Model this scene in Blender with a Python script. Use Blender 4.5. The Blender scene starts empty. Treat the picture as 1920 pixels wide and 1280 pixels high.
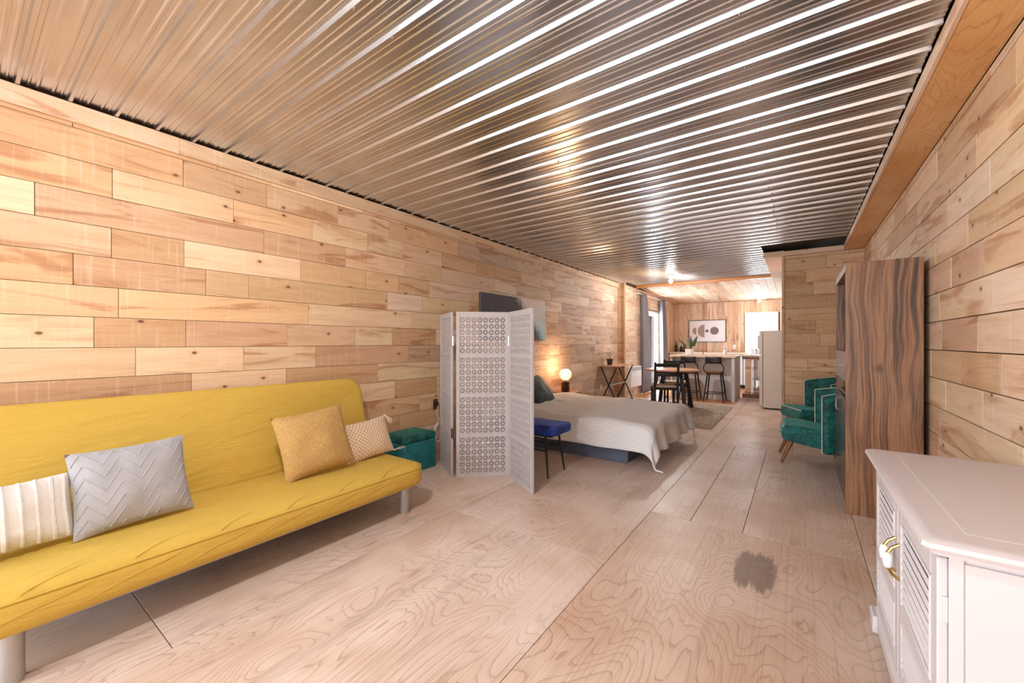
import bpy, bmesh, math, random
from mathutils import Vector, Matrix, noise as mnoise
R = random.Random(7)
PI = math.pi
SC = bpy.context.scene
COL = SC.collection

# ------------------------------------------------------------------ camera, world, light, exposure
HC = 1.21
YAW = math.atan(538 / 752.0)
cam_d = bpy.data.cameras.new('camera')
cam = bpy.data.objects.new('camera', cam_d)
COL.objects.link(cam)
cam.location = (0, 0, HC)
cam.rotation_euler = (PI / 2, 0, YAW)
cam_d.sensor_fit = 'HORIZONTAL'
cam_d.sensor_width = 36.0
cam_d.lens = 36.0 * 752 / 1920
cam_d.shift_y = 2.0 / 1920
cam_d.clip_start = 0.02
SC.camera = cam

world = bpy.data.worlds.new('overcast_sky')
SC.world = world
world.use_nodes = True
bg = world.node_tree.nodes['Background']
bg.inputs['Color'].default_value = (0.93, 0.97, 1.0, 1)
bg.inputs['Strength'].default_value = 1.3

def area_light(name, loc, rot, sx, sy, power, col=(1, 1, 1)):
    d = bpy.data.lights.new(name, 'AREA')
    d.shape = 'RECTANGLE'; d.size = sx; d.size_y = sy
    d.energy = power; d.color = col
    o = bpy.data.objects.new(name, d)
    o.location = loc; o.rotation_euler = rot
    COL.objects.link(o)
    return o
# daylight: patio door, kitchen window; assumed, unseen windows added behind the camera for light
area_light('added_rear_daylight', (-2.05, -4.42, 1.30), (-PI / 2, 0, PI), 1.6, 1.6, 42, (0.76, 0.88, 1.0))
area_light('added_rear_daylight', (-0.25, -4.42, 1.30), (-PI / 2, 0, PI), 1.4, 1.6, 14, (0.76, 0.88, 1.0))
area_light('unseen_side_daylight', (-3.28, -2.6, 1.35), (0, -PI / 2, 0), 1.5, 1.8, 85, (0.76, 0.88, 1.0))
area_light('daylight_patio_door', (-3.14, 10.42, 1.02), (0, -PI / 2, 0), 1.9, 1.5, 46, (0.78, 0.89, 1.0))
area_light('daylight_kitchen_window', (-0.83, 12.83, 1.46), (-PI / 2, 0, 0), 0.6, 1.0, 16, (0.82, 0.91, 1.0))

SC.view_settings.view_transform = 'Standard'
SC.view_settings.look = 'None'
SC.view_settings.gamma = 1.0
SC.view_settings.use_curve_mapping = False
SC.view_settings.exposure = 1.24

# ------------------------------------------------------------------ mesh helpers
class MB:
    def __init__(s):
        s.v = []; s.f = []; s.uv = None
    def add(s, vs, fs):
        n = len(s.v)
        s.v += [tuple(p) for p in vs]
        s.f += [tuple(i + n for i in f) for f in fs]
        return s
    def box(s, x0, x1, y0, y1, z0, z1):
        return s.add([(x0, y0, z0), (x1, y0, z0), (x1, y1, z0), (x0, y1, z0), (x0, y0, z1), (x1, y0, z1), (x1, y1, z1), (x0, y1, z1)],
                     [(0, 3, 2, 1), (4, 5, 6, 7), (0, 1, 5, 4), (1, 2, 6, 5), (2, 3, 7, 6), (3, 0, 4, 7)])
    def cbox(s, x0, x1, y0, y1, z0, z1, b=0.003):
        lo = (x0, y0, z0); hi = (x1, y1, z1)
        b = min(b, (x1 - x0) * .45, (y1 - y0) * .45, (z1 - z0) * .45)
        vs = []; idx = {}
        for cx in (0, 1):
            for cy in (0, 1):
                for cz in (0, 1):
                    c = (cx, cy, cz)
                    for ax in range(3):
                        p = []
                        for k in range(3):
                            base = hi[k] if c[k] else lo[k]
                            if k != ax:
                                base += -b if c[k] else b
                            p.append(base)
                        idx[c + (ax,)] = len(vs); vs.append(p)
        fs = []
        for ax in range(3):
            o1, o2 = (ax + 1) % 3, (ax + 2) % 3
            for sd in (0, 1):
                q = []
                for a, bb in ((0, 0), (1, 0), (1, 1), (0, 1)):
                    c = [0, 0, 0]; c[ax] = sd; c[o1] = a; c[o2] = bb
                    q.append(idx[tuple(c) + (ax,)])
                fs.append(tuple(q if sd else q[::-1]))
        for ax in range(3):
            o1, o2 = (ax + 1) % 3, (ax + 2) % 3
            for a in (0, 1):
                for bb in (0, 1):
                    c0 = [0, 0, 0]; c0[o1] = a; c0[o2] = bb
                    c1 = list(c0); c1[ax] = 1
                    q = [idx[tuple(c0) + (o1,)], idx[tuple(c1) + (o1,)], idx[tuple(c1) + (o2,)], idx[tuple(c0) + (o2,)]]
                    fs.append(tuple(q if (a == bb) else q[::-1]))
        for cx in (0, 1):
            for cy in (0, 1):
                for cz in (0, 1):
                    c = (cx, cy, cz)
                    q = [idx[c + (0,)], idx[c + (1,)], idx[c + (2,)]]
                    fs.append(tuple(q if (cx + cy + cz) % 2 else q[::-1]))
        return s.add(vs, fs)
    def cyl(s, p0, p1, r0, r1=None, n=12, caps=True):
        r1 = r0 if r1 is None else r1
        p0 = Vector(p0); p1 = Vector(p1)
        d = (p1 - p0).normalized()
        a = d.orthogonal().normalized(); b = d.cross(a)
        vs = []
        for p, r in ((p0, r0), (p1, r1)):
            for i in range(n):
                t = 2 * PI * i / n
                vs.append(p + a * (r * math.cos(t)) + b * (r * math.sin(t)))
        fs = [(i, (i + 1) % n, n + (i + 1) % n, n + i) for i in range(n)]
        if caps:
            fs += [tuple(range(n - 1, -1, -1)), tuple(range(n, 2 * n))]
        return s.add(vs, fs)
    def bar(s, p0, p1, w, h, up=(0, 0, 1)):
        p0 = Vector(p0); p1 = Vector(p1)
        d = (p1 - p0).normalized(); u = Vector(up)
        a = d.cross(u)
        if a.length < 1e-4: a = d.cross(Vector((1, 0, 0)))
        a.normalize(); b = a.cross(d).normalized()
        vs = []
        for p in (p0, p1):
            for sa, sb in ((-1, -1), (1, -1), (1, 1), (-1, 1)):
                vs.append(p + a * (sa * w / 2) + b * (sb * h / 2))
        return s.add(vs, [(0, 1, 2, 3), (7, 6, 5, 4), (0, 4, 5, 1), (1, 5, 6, 2), (2, 6, 7, 3), (3, 7, 4, 0)])
    def tube(s, pts, r, n=8, closed=False):
        pts = [Vector(p) for p in pts]; m = len(pts)
        vs = []; prev = None
        for i, p in enumerate(pts):
            if closed: t = pts[(i + 1) % m] - pts[i - 1]
            else: t = pts[min(i + 1, m - 1)] - pts[max(i - 1, 0)]
            t.normalize()
            a = (t.orthogonal() if prev is None else prev - t * prev.dot(t)).normalized()
            prev = a; b = t.cross(a)
            rr = r[i] if isinstance(r, (list, tuple)) else r
            for k in range(n):
                q = 2 * PI * k / n
                vs.append(p + a * (rr * math.cos(q)) + b * (rr * math.sin(q)))
        fs = []
        for i in range(m if closed else m - 1):
            j = (i + 1) % m
            for k in range(n):
                fs.append((i * n + k, i * n + (k + 1) % n, j * n + (k + 1) % n, j * n + k))
        if not closed:
            fs += [tuple(range(n - 1, -1, -1)), tuple(range((m - 1) * n, m * n))]
        return s.add(vs, fs)
    def lathe(s, prof, n=20, c=(0, 0, 0)):
        vs = []
        for r, z in prof:
            for k in range(n):
                t = 2 * PI * k / n
                vs.append((c[0] + r * math.cos(t), c[1] + r * math.sin(t), c[2] + z))
        fs = []
        for i in range(len(prof) - 1):
            for k in range(n):
                fs.append((i * n + k, i * n + (k + 1) % n, (i + 1) * n + (k + 1) % n, (i + 1) * n + k))
        fs.append(tuple(range(n - 1, -1, -1)))
        fs.append(tuple(range((len(prof) - 1) * n, len(prof) * n)))
        return s.add(vs, fs)
    def prism(s, pts, y0, y1):            # outline in (x, z), extruded along y
        n = len(pts)
        vs = [(x, y0, z) for x, z in pts] + [(x, y1, z) for x, z in pts]
        fs = [tuple(range(n)), tuple(range(2 * n - 1, n - 1, -1))]
        fs += [(i, n + i, n + (i + 1) % n, (i + 1) % n) for i in range(n)]
        return s.add(vs, fs)
    def sheet(s, fn, nu, nv, closed_u=False):
        vs = [fn(i / nu, j / nv) for j in range(nv + 1) for i in range(nu + 1)]
        w = nu + 1
        return s.add(vs, [(j * w + i, j * w + i + 1, (j + 1) * w + i + 1, (j + 1) * w + i) for j in range(nv) for i in range(nu)])
    def cushion(s, out, z0, z1, r, nr=4, dome=0.0, rings=5):
        n = len(out)
        cx = sum(p[0] for p in out) / n; cy = sum(p[1] for p in out) / n
        nor = []
        for i in range(n):
            ax, ay = out[i - 1]; bx, by = out[(i + 1) % n]
            tx, ty = bx - ax, by - ay; l = math.hypot(tx, ty) or 1
            nor.append((ty / l, -tx / l))
        def ring(d, z):
            return [(p[0] - q[0] * d, p[1] - q[1] * d, z) for p, q in zip(out, nor)]
        R_ = []
        for k in range(nr + 1):
            a = PI / 2 * k / nr
            R_.append(ring(r * (1 - math.sin(a)), z0 + r * (1 - math.cos(a))))
        for k in range(nr + 1):
            a = PI / 2 * k / nr
            R_.append(ring(r * (1 - math.cos(a)), z1 - r * (1 - math.sin(a))))
        last = R_[-1]
        for k in range(1, rings):
            t = k / rings
            R_.append([(p[0] + (cx - p[0]) * t, p[1] + (cy - p[1]) * t, z1 + dome * (1 - (1 - t) ** 2)) for p in last])
        vs = [p for q in R_ for p in q]
        fs = []
        for i in range(len(R_) - 1):
            for k in range(n):
                fs.append((i * n + k, i * n + (k + 1) % n, (i + 1) * n + (k + 1) % n, (i + 1) * n + k))
        fs.append(tuple(range(n - 1, -1, -1)))
        m = len(R_) - 1
        vs.append((cx, cy, z1 + dome)); c = len(vs) - 1
        fs += [(m * n + k, m * n + (k + 1) % n, c) for k in range(n)]
        return s.add(vs, fs)
    def xf(s, M, start=0):
        s.v = s.v[:start] + [tuple(M @ Vector(p)) for p in s.v[start:]]
        return s
    def mesh(s, name):
        me = bpy.data.meshes.new(name)
        me.from_pydata(s.v, [], s.f)
        bm = bmesh.new(); bm.from_mesh(me)
        bmesh.ops.recalc_face_normals(bm, faces=bm.faces)
        bm.to_mesh(me); bm.free()
        return me

def smooth_mesh(me, angle=40):
    for p in me.polygons: p.use_smooth = True
    bm = bmesh.new(); bm.from_mesh(me)
    lim = math.radians(angle)
    for e in bm.edges:
        if len(e.link_faces) == 2 and e.calc_face_angle(0) > lim: e.smooth = False
    bm.to_mesh(me); bm.free()

def link(name, me, mat, parent=None, loc=(0, 0, 0), rot=(0, 0, 0)):
    o = bpy.data.objects.new(name, me)
    if mat and not me.materials: me.materials.append(mat)
    COL.objects.link(o)
    o.location = loc; o.rotation_euler = rot
    if parent: o.parent = parent
    return o
def part(name, mb, mat, parent=None, smooth=False, loc=(0, 0, 0), rot=(0, 0, 0)):
    me = mb.mesh(name)
    if smooth: smooth_mesh(me, 40 if smooth is True else smooth)
    return link(name, me, mat, parent, loc, rot)
def tag(o, label, cat, group=None):
    o['label'] = label; o['category'] = cat
    if group: o['group'] = group
    return o
def thing(name, label, cat, loc=(0, 0, 0), rz=0, group=None):
    o = bpy.data.objects.new(name, None)
    o.empty_display_size = 0.1
    COL.objects.link(o)
    o.location = loc; o.rotation_euler = (0, 0, rz)
    return tag(o, label, cat, group)
def struct(name, mb, mat, label=None):
    o = part(name, mb, mat)
    o['kind'] = 'structure'
    if label: o['label'] = label
    return o
def copy_tree(o, parent=None):
    c = o.copy(); COL.objects.link(c); c.parent = parent
    for ch in list(o.children): copy_tree(ch, c)
    return c
def rrect(w, h, r, n=5, cx=0, cy=0):
    out = []
    for sx, sy, a0 in ((1, -1, -PI / 2), (1, 1, 0), (-1, 1, PI / 2), (-1, -1, PI)):
        for k in range(n + 1):
            a = a0 + PI / 2 * k / n
            out.append((cx + sx * (w / 2 - r) + r * math.cos(a), cy + sy * (h / 2 - r) + r * math.sin(a)))
    # subdivide long sides so that domed tops stay smooth
    res = []
    for i, p in enumerate(out):
        q = out[(i + 1) % len(out)]
        res.append(p)
        l = math.hypot(q[0] - p[0], q[1] - p[1])
        m = int(l / 0.12)
        for k in range(1, m + 1):
            res.append((p[0] + (q[0] - p[0]) * k / (m + 1), p[1] + (q[1] - p[1]) * k / (m + 1)))
    return res
def nz(x, y, z=0.0):
    return mnoise.noise(Vector((x, y, z)))

# ------------------------------------------------------------------ materials
def srgb(r, g, b):
    def f(c):
        c /= 255.0
        return c / 12.92 if c <= 0.04045 else ((c + 0.055) / 1.055) ** 2.4
    return (f(r), f(g), f(b), 1)
class NT:
    def __init__(s, name):
        s.m = bpy.data.materials.new(name); s.m.use_nodes = True
        s.t = s.m.node_tree; s.b = s.t.nodes['Principled BSDF']
    def n(s, typ, **kw):
        nd = s.t.nodes.new(typ)
        for k, v in kw.items():
            if k in nd.bl_rna.properties: setattr(nd, k, v)
        return nd
    def put(s, sock, v):
        if hasattr(v, 'is_output') or isinstance(v, bpy.types.NodeSocket): s.t.links.new(v, sock)
        else: sock.default_value = v
    def math(s, op, a, b=0.0, c=None, clamp=False):
        nd = s.n('ShaderNodeMath'); nd.operation = op; nd.use_clamp = clamp
        s.put(nd.inputs[0], a); s.put(nd.inputs[1], b)
        if c is not None: s.put(nd.inputs[2], c)
        return nd.outputs[0]
    def vmath(s, op, a, b=(0, 0, 0)):
        nd = s.n('ShaderNodeVectorMath'); nd.operation = op
        s.put(nd.inputs[0], a); s.put(nd.inputs[1], b)
        return nd.outputs[0]
    def mix(s, f, a, b, mode='MIX'):
        nd = s.n('ShaderNodeMix'); nd.data_type = 'RGBA'; nd.blend_type = mode
        s.put(nd.inputs[0], f); s.put(nd.inputs[6], a); s.put(nd.inputs[7], b)
        return nd.outputs[2]
    def ramp(s, f, stops, interp='LINEAR'):
        nd = s.n('ShaderNodeValToRGB'); cr = nd.color_ramp; cr.interpolation = interp
        while len(cr.elements) < len(stops): cr.elements.new(0.5)
        for e, (p, c) in zip(cr.elements, stops):
            e.position = p; e.color = c if len(c) == 4 else (*c, 1)
        s.put(nd.inputs[0], f)
        return nd.outputs[0]
    def step(s, f, a, b):
        nd = s.n('ShaderNodeMapRange'); nd.interpolation_type = 'SMOOTHSTEP'
        s.put(nd.inputs[0], f); nd.inputs[1].default_value = a; nd.inputs[2].default_value = b
        return nd.outputs[0]
    def noise(s, vec, scale=1.0, detail=3.0, rough=0.55, dist=0.0):
        nd = s.n('ShaderNodeTexNoise')
        s.put(nd.inputs['Vector'], vec)
        nd.inputs['Scale'].default_value = scale; nd.inputs['Detail'].default_value = detail
        nd.inputs['Roughness'].default_value = rough; nd.inputs['Distortion'].default_value = dist
        return nd.outputs['Fac']
    def vor(s, vec, scale=1.0, feature='F1'):
        nd = s.n('ShaderNodeTexVoronoi'); nd.feature = feature; nd.voronoi_dimensions = '2D'
        s.put(nd.inputs['Vector'], vec); nd.inputs['Scale'].default_value = scale
        return nd
    def obj(s): return s.n('ShaderNodeTexCoord').outputs['Object']
    def uv(s): return s.n('ShaderNodeTexCoord').outputs['UV']
    def pos(s): return s.n('ShaderNodeNewGeometry').outputs['Position']
    def sep(s, v):
        nd = s.n('ShaderNodeSeparateXYZ'); s.put(nd.inputs[0], v); return nd.outputs
    def comb(s, x, y, z):
        nd = s.n('ShaderNodeCombineXYZ')
        for i, q in enumerate((x, y, z)): s.put(nd.inputs[i], q)
        return nd.outputs[0]
    def bump(s, h, strength=0.3, dist=0.01):
        nd = s.n('ShaderNodeBump'); nd.inputs['Strength'].default_value = strength; nd.inputs['Distance'].default_value = dist
        s.put(nd.inputs['Height'], h); s.t.links.new(nd.outputs[0], s.b.inputs['Normal'])
    def set(s, color=None, rough=None, metal=None, **kw):
        if color is not None: s.put(s.b.inputs['Base Color'], color)
        if rough is not None: s.put(s.b.inputs['Roughness'], rough)
        if metal is not None: s.b.inputs['Metallic'].default_value = metal
        for k, v in kw.items(): s.put(s.b.inputs[k.replace('_', ' ')], v)
        return s.m

def plain(name, rgb, rough=0.5, metal=0.0, var=0.0, vscale=30.0, bump=0.0):
    t = NT(name)
    c = srgb(*rgb)
    if var or bump:
        f = t.noise(t.obj(), vscale, 3)
        if var:
            c = t.mix(f, tuple(x * (1 - var) for x in c[:3]) + (1,), tuple(min(1, x * (1 + var)) for x in c[:3]) + (1,))
        if bump: t.bump(f, bump, 0.004)
    return t.set(c, rough, metal)

def wood_plank():
    t = NT('pine_plank')
    oi = t.n('ShaderNodeObjectInfo')
    rnd = oi.outputs['Random']
    off = t.comb(t.math('MULTIPLY', rnd, 37.0), t.math('MULTIPLY', rnd, 91.0), t.math('MULTIPLY', rnd, 53.0))
    v = t.vmath('ADD', t.obj(), off)
    a = t.noise(t.vmath('MULTIPLY', v, (1.3, 14, 14)), 1.0, 4, 0.6, 0.9)
    fine = t.noise(t.vmath('MULTIPLY', v, (5, 150, 150)), 1.0, 2)
    heart = t.step(t.noise(t.vmath('MULTIPLY', v, (1.1, 8, 8)), 1.0, 3, 0.55, 1.3), 0.53, 0.68)
    saw = t.noise(t.vmath('MULTIPLY', v, (60, 3, 3)), 1.0, 2)
    base = oi.outputs['Color']
    c = t.mix(t.math('MULTIPLY', t.step(a, 0.35, 0.75), 0.55), base, t.mix(1.0, base, (0.78, 0.66, 0.54, 1), 'MULTIPLY'))
    c = t.mix(t.math('MULTIPLY', heart, 0.8), c, t.mix(1.0, base, (0.62, 0.42, 0.29, 1), 'MULTIPLY'))
    c = t.mix(t.math('MULTIPLY', t.step(fine, 0.45, 0.8), 0.35), c, t.mix(1.0, c, (0.72, 0.62, 0.52, 1), 'MULTIPLY'))
    c = t.mix(t.math('MULTIPLY', t.step(saw, 0.55, 0.75), 0.16), c, (0.95, 0.86, 0.76, 1))
    # knots: few, each with a dark ring
    pv = t.sep(v); k = t.vor(t.comb(t.math('MULTIPLY', pv[0], 3.4), t.math('MULTIPLY', pv[2], 5.2), 0.0))
    d = t.math('ADD', k.outputs['Distance'], t.math('MULTIPLY', t.math('SUBTRACT', fine, 0.5), 0.02))
    pick = t.math('GREATER_THAN', t.sep(k.outputs['Color'])[0], 0.72)
    core = t.math('MULTIPLY', t.math('SUBTRACT', 1.0, t.step(d, 0.035, 0.06)), pick)
    halo = t.math('MULTIPLY', t.math('SUBTRACT', 1.0, t.step(d, 0.05, 0.16)), pick)
    c = t.mix(t.math('MULTIPLY', halo, 0.35), c, t.mix(1.0, base, (0.7, 0.48, 0.32, 1), 'MULTIPLY'))
    c = t.mix(t.math('MULTIPLY', core, 0.85), c, srgb(96, 56, 30))
    t.bump(t.math('ADD', fine, t.math('MULTIPLY', saw, 0.6)), 0.18, 0.002)
    return t.set(c, 0.62)
M = {}
M['plank'] = wood_plank()

def plywood(name, pale, dark, line, stain=False):
    t = NT(name)
    oi = t.n('ShaderNodeObjectInfo'); rnd = oi.outputs['Random']
    off = t.comb(t.math('MULTIPLY', rnd, 17.0), t.math('MULTIPLY', rnd, 43.0), t.math('MULTIPLY', rnd, 71.0))
    o = t.obj()
    v = t.vmath('ADD', o, off)
    low = t.noise(t.vmath('MULTIPLY', v, (2.6, 0.62, 1.0)), 1.0, 2.0, 0.45, 0.5)
    wob = t.noise(t.vmath('MULTIPLY', v, (46, 11, 1)), 1.0, 3)
    tilt = t.math('MULTIPLY', t.sep(v)[0], 7.0)
    h = t.math('ADD', t.math('ADD', t.math('MULTIPLY', low, 34.0), tilt), t.math('MULTIPLY', wob, 0.75))
    fr = t.math('FRACT', h)
    ln = t.math('ADD', t.math('MULTIPLY', t.step(fr, 0.45, 0.95), 0.28), t.math('MULTIPLY', t.step(fr, 0.84, 0.93), 0.72))
    ln = t.math('MULTIPLY', ln, t.step(t.noise(t.vmath('MULTIPLY', v, (3, 2, 1)), 1.0, 2), 0.28, 0.6))
    fine = t.noise(t.vmath('MULTIPLY', v, (170, 6, 1)), 1.0, 2)
    blotch = t.noise(v, 1.7, 3, 0.6)
    grey = t.noise(t.vmath('MULTIPLY', v, (5, 2.2, 1)), 1.0, 4, 0.7)
    c = t.mix(t.step(blotch, 0.35, 0.7), pale, dark)
    c = t.mix(t.math('MULTIPLY', t.step(fine, 0.45, 0.75), 0.45), c, t.mix(1.0, c, (0.62, 0.52, 0.45, 1), 'MULTIPLY'))
    c = t.mix(t.math('MULTIPLY', ln, 0.46), c, line)
    c = t.mix(t.math('MULTIPLY', t.step(grey, 0.55, 0.75), 0.38), c, srgb(120, 104, 96))
    kn = t.vor(t.vmath('MULTIPLY', v, (2.6, 2.1, 0.0)))
    pk = t.math('GREATER_THAN', t.sep(kn.outputs['Color'])[0], 0.6)
    core = t.math('MULTIPLY', pk, t.math('SUBTRACT', 1.0, t.step(kn.outputs['Distance'], 0.022, 0.04)))
    c = t.mix(t.math('MULTIPLY', core, 0.7), c, srgb(92, 66, 52))
    if stain:
        p = t.sep(t.pos())
        j = t.math('MULTIPLY', t.math('SUBTRACT', t.noise(t.vmath('MULTIPLY', t.pos(), (26, 2.4, 1)), 1.0, 4, 0.7), 0.5), 2.0)
        ex = t.math('DIVIDE', t.math('ADD', t.math('ADD', p[0], 0.185), 0.0), 0.105)
        ey = t.math('DIVIDE', t.math('SUBTRACT', p[1], 2.50), 0.22)
        dd = t.math('ADD', t.math('SQRT', t.math('ADD', t.math('POWER', t.math('ABSOLUTE', ex), 3.0), t.math('POWER', t.math('ABSOLUTE', ey), 3.0))), j)
        c = t.mix(t.math('MULTIPLY', t.math('SUBTRACT', 1.0, t.step(dd, 0.65, 1.1)), 0.72), c, srgb(98, 76, 64))
    t.bump(t.math('ADD', fine, t.math('MULTIPLY', ln, -0.7)), 0.22, 0.002)
    return t.set(c, t.math('ADD', 0.27, t.math('MULTIPLY', blotch, 0.25)))
M['ply_floor'] = plywood('plywood_floor', srgb(222, 203, 191), srgb(204, 178, 160), srgb(150, 110, 88))
M['ply_stain'] = plywood('plywood_floor_stained', srgb(212, 188, 170), srgb(196, 164, 142), srgb(146, 106, 84), True)
M['ply_soffit'] = plywood('plywood_soffit', srgb(236, 190, 132), srgb(222, 168, 106), srgb(180, 116, 60))

def metal_ceiling():
    t = NT('galvanised_steel')
    o = t.obj()
    n1 = t.noise(t.vmath('MULTIPLY', o, (0.8, 34, 1)), 1.0, 3)
    n2 = t.noise(o, 60, 3)
    c = t.mix(n1, (0.52, 0.535, 0.56, 1), (0.74, 0.755, 0.78, 1))
    t.bump(t.math('ADD', n2, t.math('MULTIPLY', t.noise(o, 3.5, 2), 2.0)), 0.10, 0.004)
    return t.set(c, t.math('ADD', 0.16, t.math('MULTIPLY', n1, 0.16)), 1.0)
M['steel_ceiling'] = metal_ceiling()

def walnut():
    t = NT('walnut_laminate')
    o = t.obj()
    warp = t.noise(t.vmath('MULTIPLY', o, (3.0, 3.0, 1.3)), 1.0, 2)
    v = t.vmath('ADD', t.vmath('MULTIPLY', o, (15, 15, 0.30)), t.comb(t.math('MULTIPLY', warp, 2.0), 0.0, 0.0))
    a = t.noise(v, 1.0, 4, 0.65, 0.25)
    fine = t.noise(t.vmath('MULTIPLY', o, (120, 120, 5)), 1.0, 3)
    c = t.ramp(a, [(0.30, srgb(52, 36, 29)), (0.42, srgb(88, 63, 48)), (0.52, srgb(156, 112, 78)), (0.60, srgb(116, 78, 54)), (0.72, srgb(62, 43, 34))])
    c = t.mix(t.math('MULTIPLY', t.step(fine, 0.45, 0.7), 0.6), c, t.mix(1.0, c, (0.5, 0.42, 0.36, 1), 'MULTIPLY'))
    po = t.sep(o); k = t.vor(t.comb(t.math('MULTIPLY', po[0], 4.0), t.math('MULTIPLY', po[2], 2.4), 0.0))
    core = t.math('MULTIPLY', t.math('GREATER_THAN', t.sep(k.outputs['Color'])[0], 0.7), t.math('SUBTRACT', 1.0, t.step(t.math('ADD', k.outputs['Distance'], t.math('MULTIPLY', t.math('SUBTRACT', a, 0.5), 0.5)), 0.03, 0.13)))
    c = t.mix(t.math('MULTIPLY', core, 0.7), c, srgb(50, 34, 28))
    return t.set(c, 0.42)
M['walnut'] = walnut()

def fabric(name, rgb, var=0.12, scale=420.0, bump=0.35, rough=0.9, sheen=0.0, big=0.08):
    t = NT(name)
    o = t.obj(); c = srgb(*rgb)
    f = t.noise(t.vmath('MULTIPLY', o, (1, 1, 1.6)), scale, 2)
    g = t.noise(o, 3.0, 3)
    col = t.mix(f, tuple(x * (1 - var) for x in c[:3]) + (1,), tuple(min(1, x * (1 + var)) for x in c[:3]) + (1,))
    col = t.mix(t.math('MULTIPLY', g, big * 2), col, t.mix(1.0, col, (0.7, 0.66, 0.6, 1), 'MULTIPLY'))
    t.bump(f, bump, 0.003)
    kw = {}
    if sheen:
        t.b.inputs['Sheen Weight'].default_value = sheen
        t.b.inputs['Sheen Roughness'].default_value = 0.4
    return t.set(col, rough)
def yellow_cover():
    t = NT('yellow_futon_cover')
    o = t.obj(); c = srgb(200, 166, 70)
    wv = t.noise(t.vmath('MULTIPLY', o, (300, 120, 300)), 1.0, 2)
    wr = t.noise(t.vmath('MULTIPLY', o, (5, 2.0, 9)), 1.0, 3, 0.5, 1.4)
    fl = t.noise(t.vmath('MULTIPLY', o, (130, 60, 130)), 1.0, 2)
    col = t.mix(wv, tuple(x * 0.88 for x in c[:3]) + (1,), tuple(min(1, x * 1.1) for x in c[:3]) + (1,))
    col = t.mix(t.math('MULTIPLY', t.step(fl, 0.72, 0.8), 0.35), col, srgb(150, 112, 40))
    t.bump(t.math('ADD', t.math('MULTIPLY', wr, 1.0), t.math('MULTIPLY', wv, 0.06)), 0.55, 0.03)
    return t.set(col, 0.85)
M['yellow'] = yellow_cover()
def velvet(name, rgb, dark):
    t = NT(name)
    o = t.obj()
    f = t.noise(o, 16.0, 4, 0.65, 0.8)
    col = t.mix(t.step(f, 0.35, 0.68), srgb(*dark), srgb(*rgb))
    t.bump(t.noise(o, 500, 2), 0.2, 0.002)
    t.b.inputs['Sheen Weight'].default_value = 0.6
    t.b.inputs['Sheen Roughness'].default_value = 0.35
    t.put(t.b.inputs['Sheen Tint'], srgb(*[min(255, x + 70) for x in rgb]))
    return t.set(col, 0.7)
M['teal_velvet'] = velvet('teal_velvet', (14, 112, 104), (4, 58, 56))
M['teal_ottoman'] = velvet('teal_ottoman_velvet', (30, 122, 132), (16, 96, 104))
M['blue_velvet'] = velvet('royal_blue_velvet', (24, 64, 168), (10, 22, 96))
M['green_velvet'] = velvet('dark_green_velvet', (64, 84, 82), (36, 52, 52))
M['curtain'] = fabric('grey_velvet_curtain', (138, 133, 141), 0.06, 300, 0.1, 0.75, 0.5)
M['white_knit'] = fabric('white_knit', (222, 219, 216), 0.12, 120, 1.0)
M['grey_cloth'] = fabric('grey_cotton', (168, 168, 174), 0.10, 360, 0.4)
M['grey_tuft'] = fabric('grey_tuft', (178, 177, 182), 0.2, 300, 1.0)
M['mustard'] = fabric('mustard_chenille', (186, 150, 92), 0.6, 110, 1.0)
M['tassel'] = fabric('cream_tassel', (222, 208, 190), 0.2, 200, 1.0)
M['seat_pad'] = fabric('pale_rush_seat', (206, 190, 168), 0.15, 200, 0.4)

def diamond_cloth():
    t = NT('cream_diamond_weave')
    p = t.sep(t.obj())
    u = t.math('MULTIPLY', t.math('ADD', p[0], p[2]), 34.0); w = t.math('MULTIPLY', t.math('SUBTRACT', p[0], p[2]), 34.0)
    a = t.math('ABSOLUTE', t.math('SUBTRACT', t.math('FRACT', u), 0.5)); b = t.math('ABSOLUTE', t.math('SUBTRACT', t.math('FRACT', w), 0.5))
    ln = t.math('MAXIMUM', t.step(a, 0.30, 0.42), t.step(b, 0.30, 0.42))
    col = t.mix(ln, srgb(206, 168, 128), srgb(236, 222, 204))
    t.bump(ln, 0.8, 0.004)
    return t.set(col, 0.9)
M['diamond'] = diamond_cloth()
def duvet_mat():
    t = NT('striped_linen_duvet')
    uv = t.sep(t.uv())
    w = t.math('ABSOLUTE', t.math('SUBTRACT', t.math('FRACT', t.math('MULTIPLY', uv[1], 46.0)), 0.5))
    ln = t.step(w, 0.28, 0.44)
    w2 = t.noise(t.vmath('MULTIPLY', t.uv(), (7, 7, 0)), 1.0, 3, 0.55, 0.8)
    fine = t.noise(t.vmath('MULTIPLY', t.uv(), (500, 500, 0)), 1.0, 2)
    col = t.mix(t.math('MULTIPLY', ln, 0.42), srgb(234, 232, 233), srgb(170, 160, 152))
    t.bump(t.math('ADD', t.math('MULTIPLY', ln, -0.12), t.math('ADD', w2, t.math('MULTIPLY', fine, 0.05))), 0.6, 0.03)
    return t.set(col, 0.9)
M['duvet'] = duvet_mat()
def rug_mat():
    t = NT('greige_shag')
    o = t.obj()
    f = t.noise(o, 55, 3); g = t.noise(o, 5, 2)
    col = t.mix(t.step(f, 0.35, 0.65), srgb(150, 136, 122), srgb(214, 202, 188))
    col = t.mix(t.math('MULTIPLY', g, 0.3), col, srgb(176, 160, 146))
    return t.set(col, 0.95)
M['rug'] = rug_mat()

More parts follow.
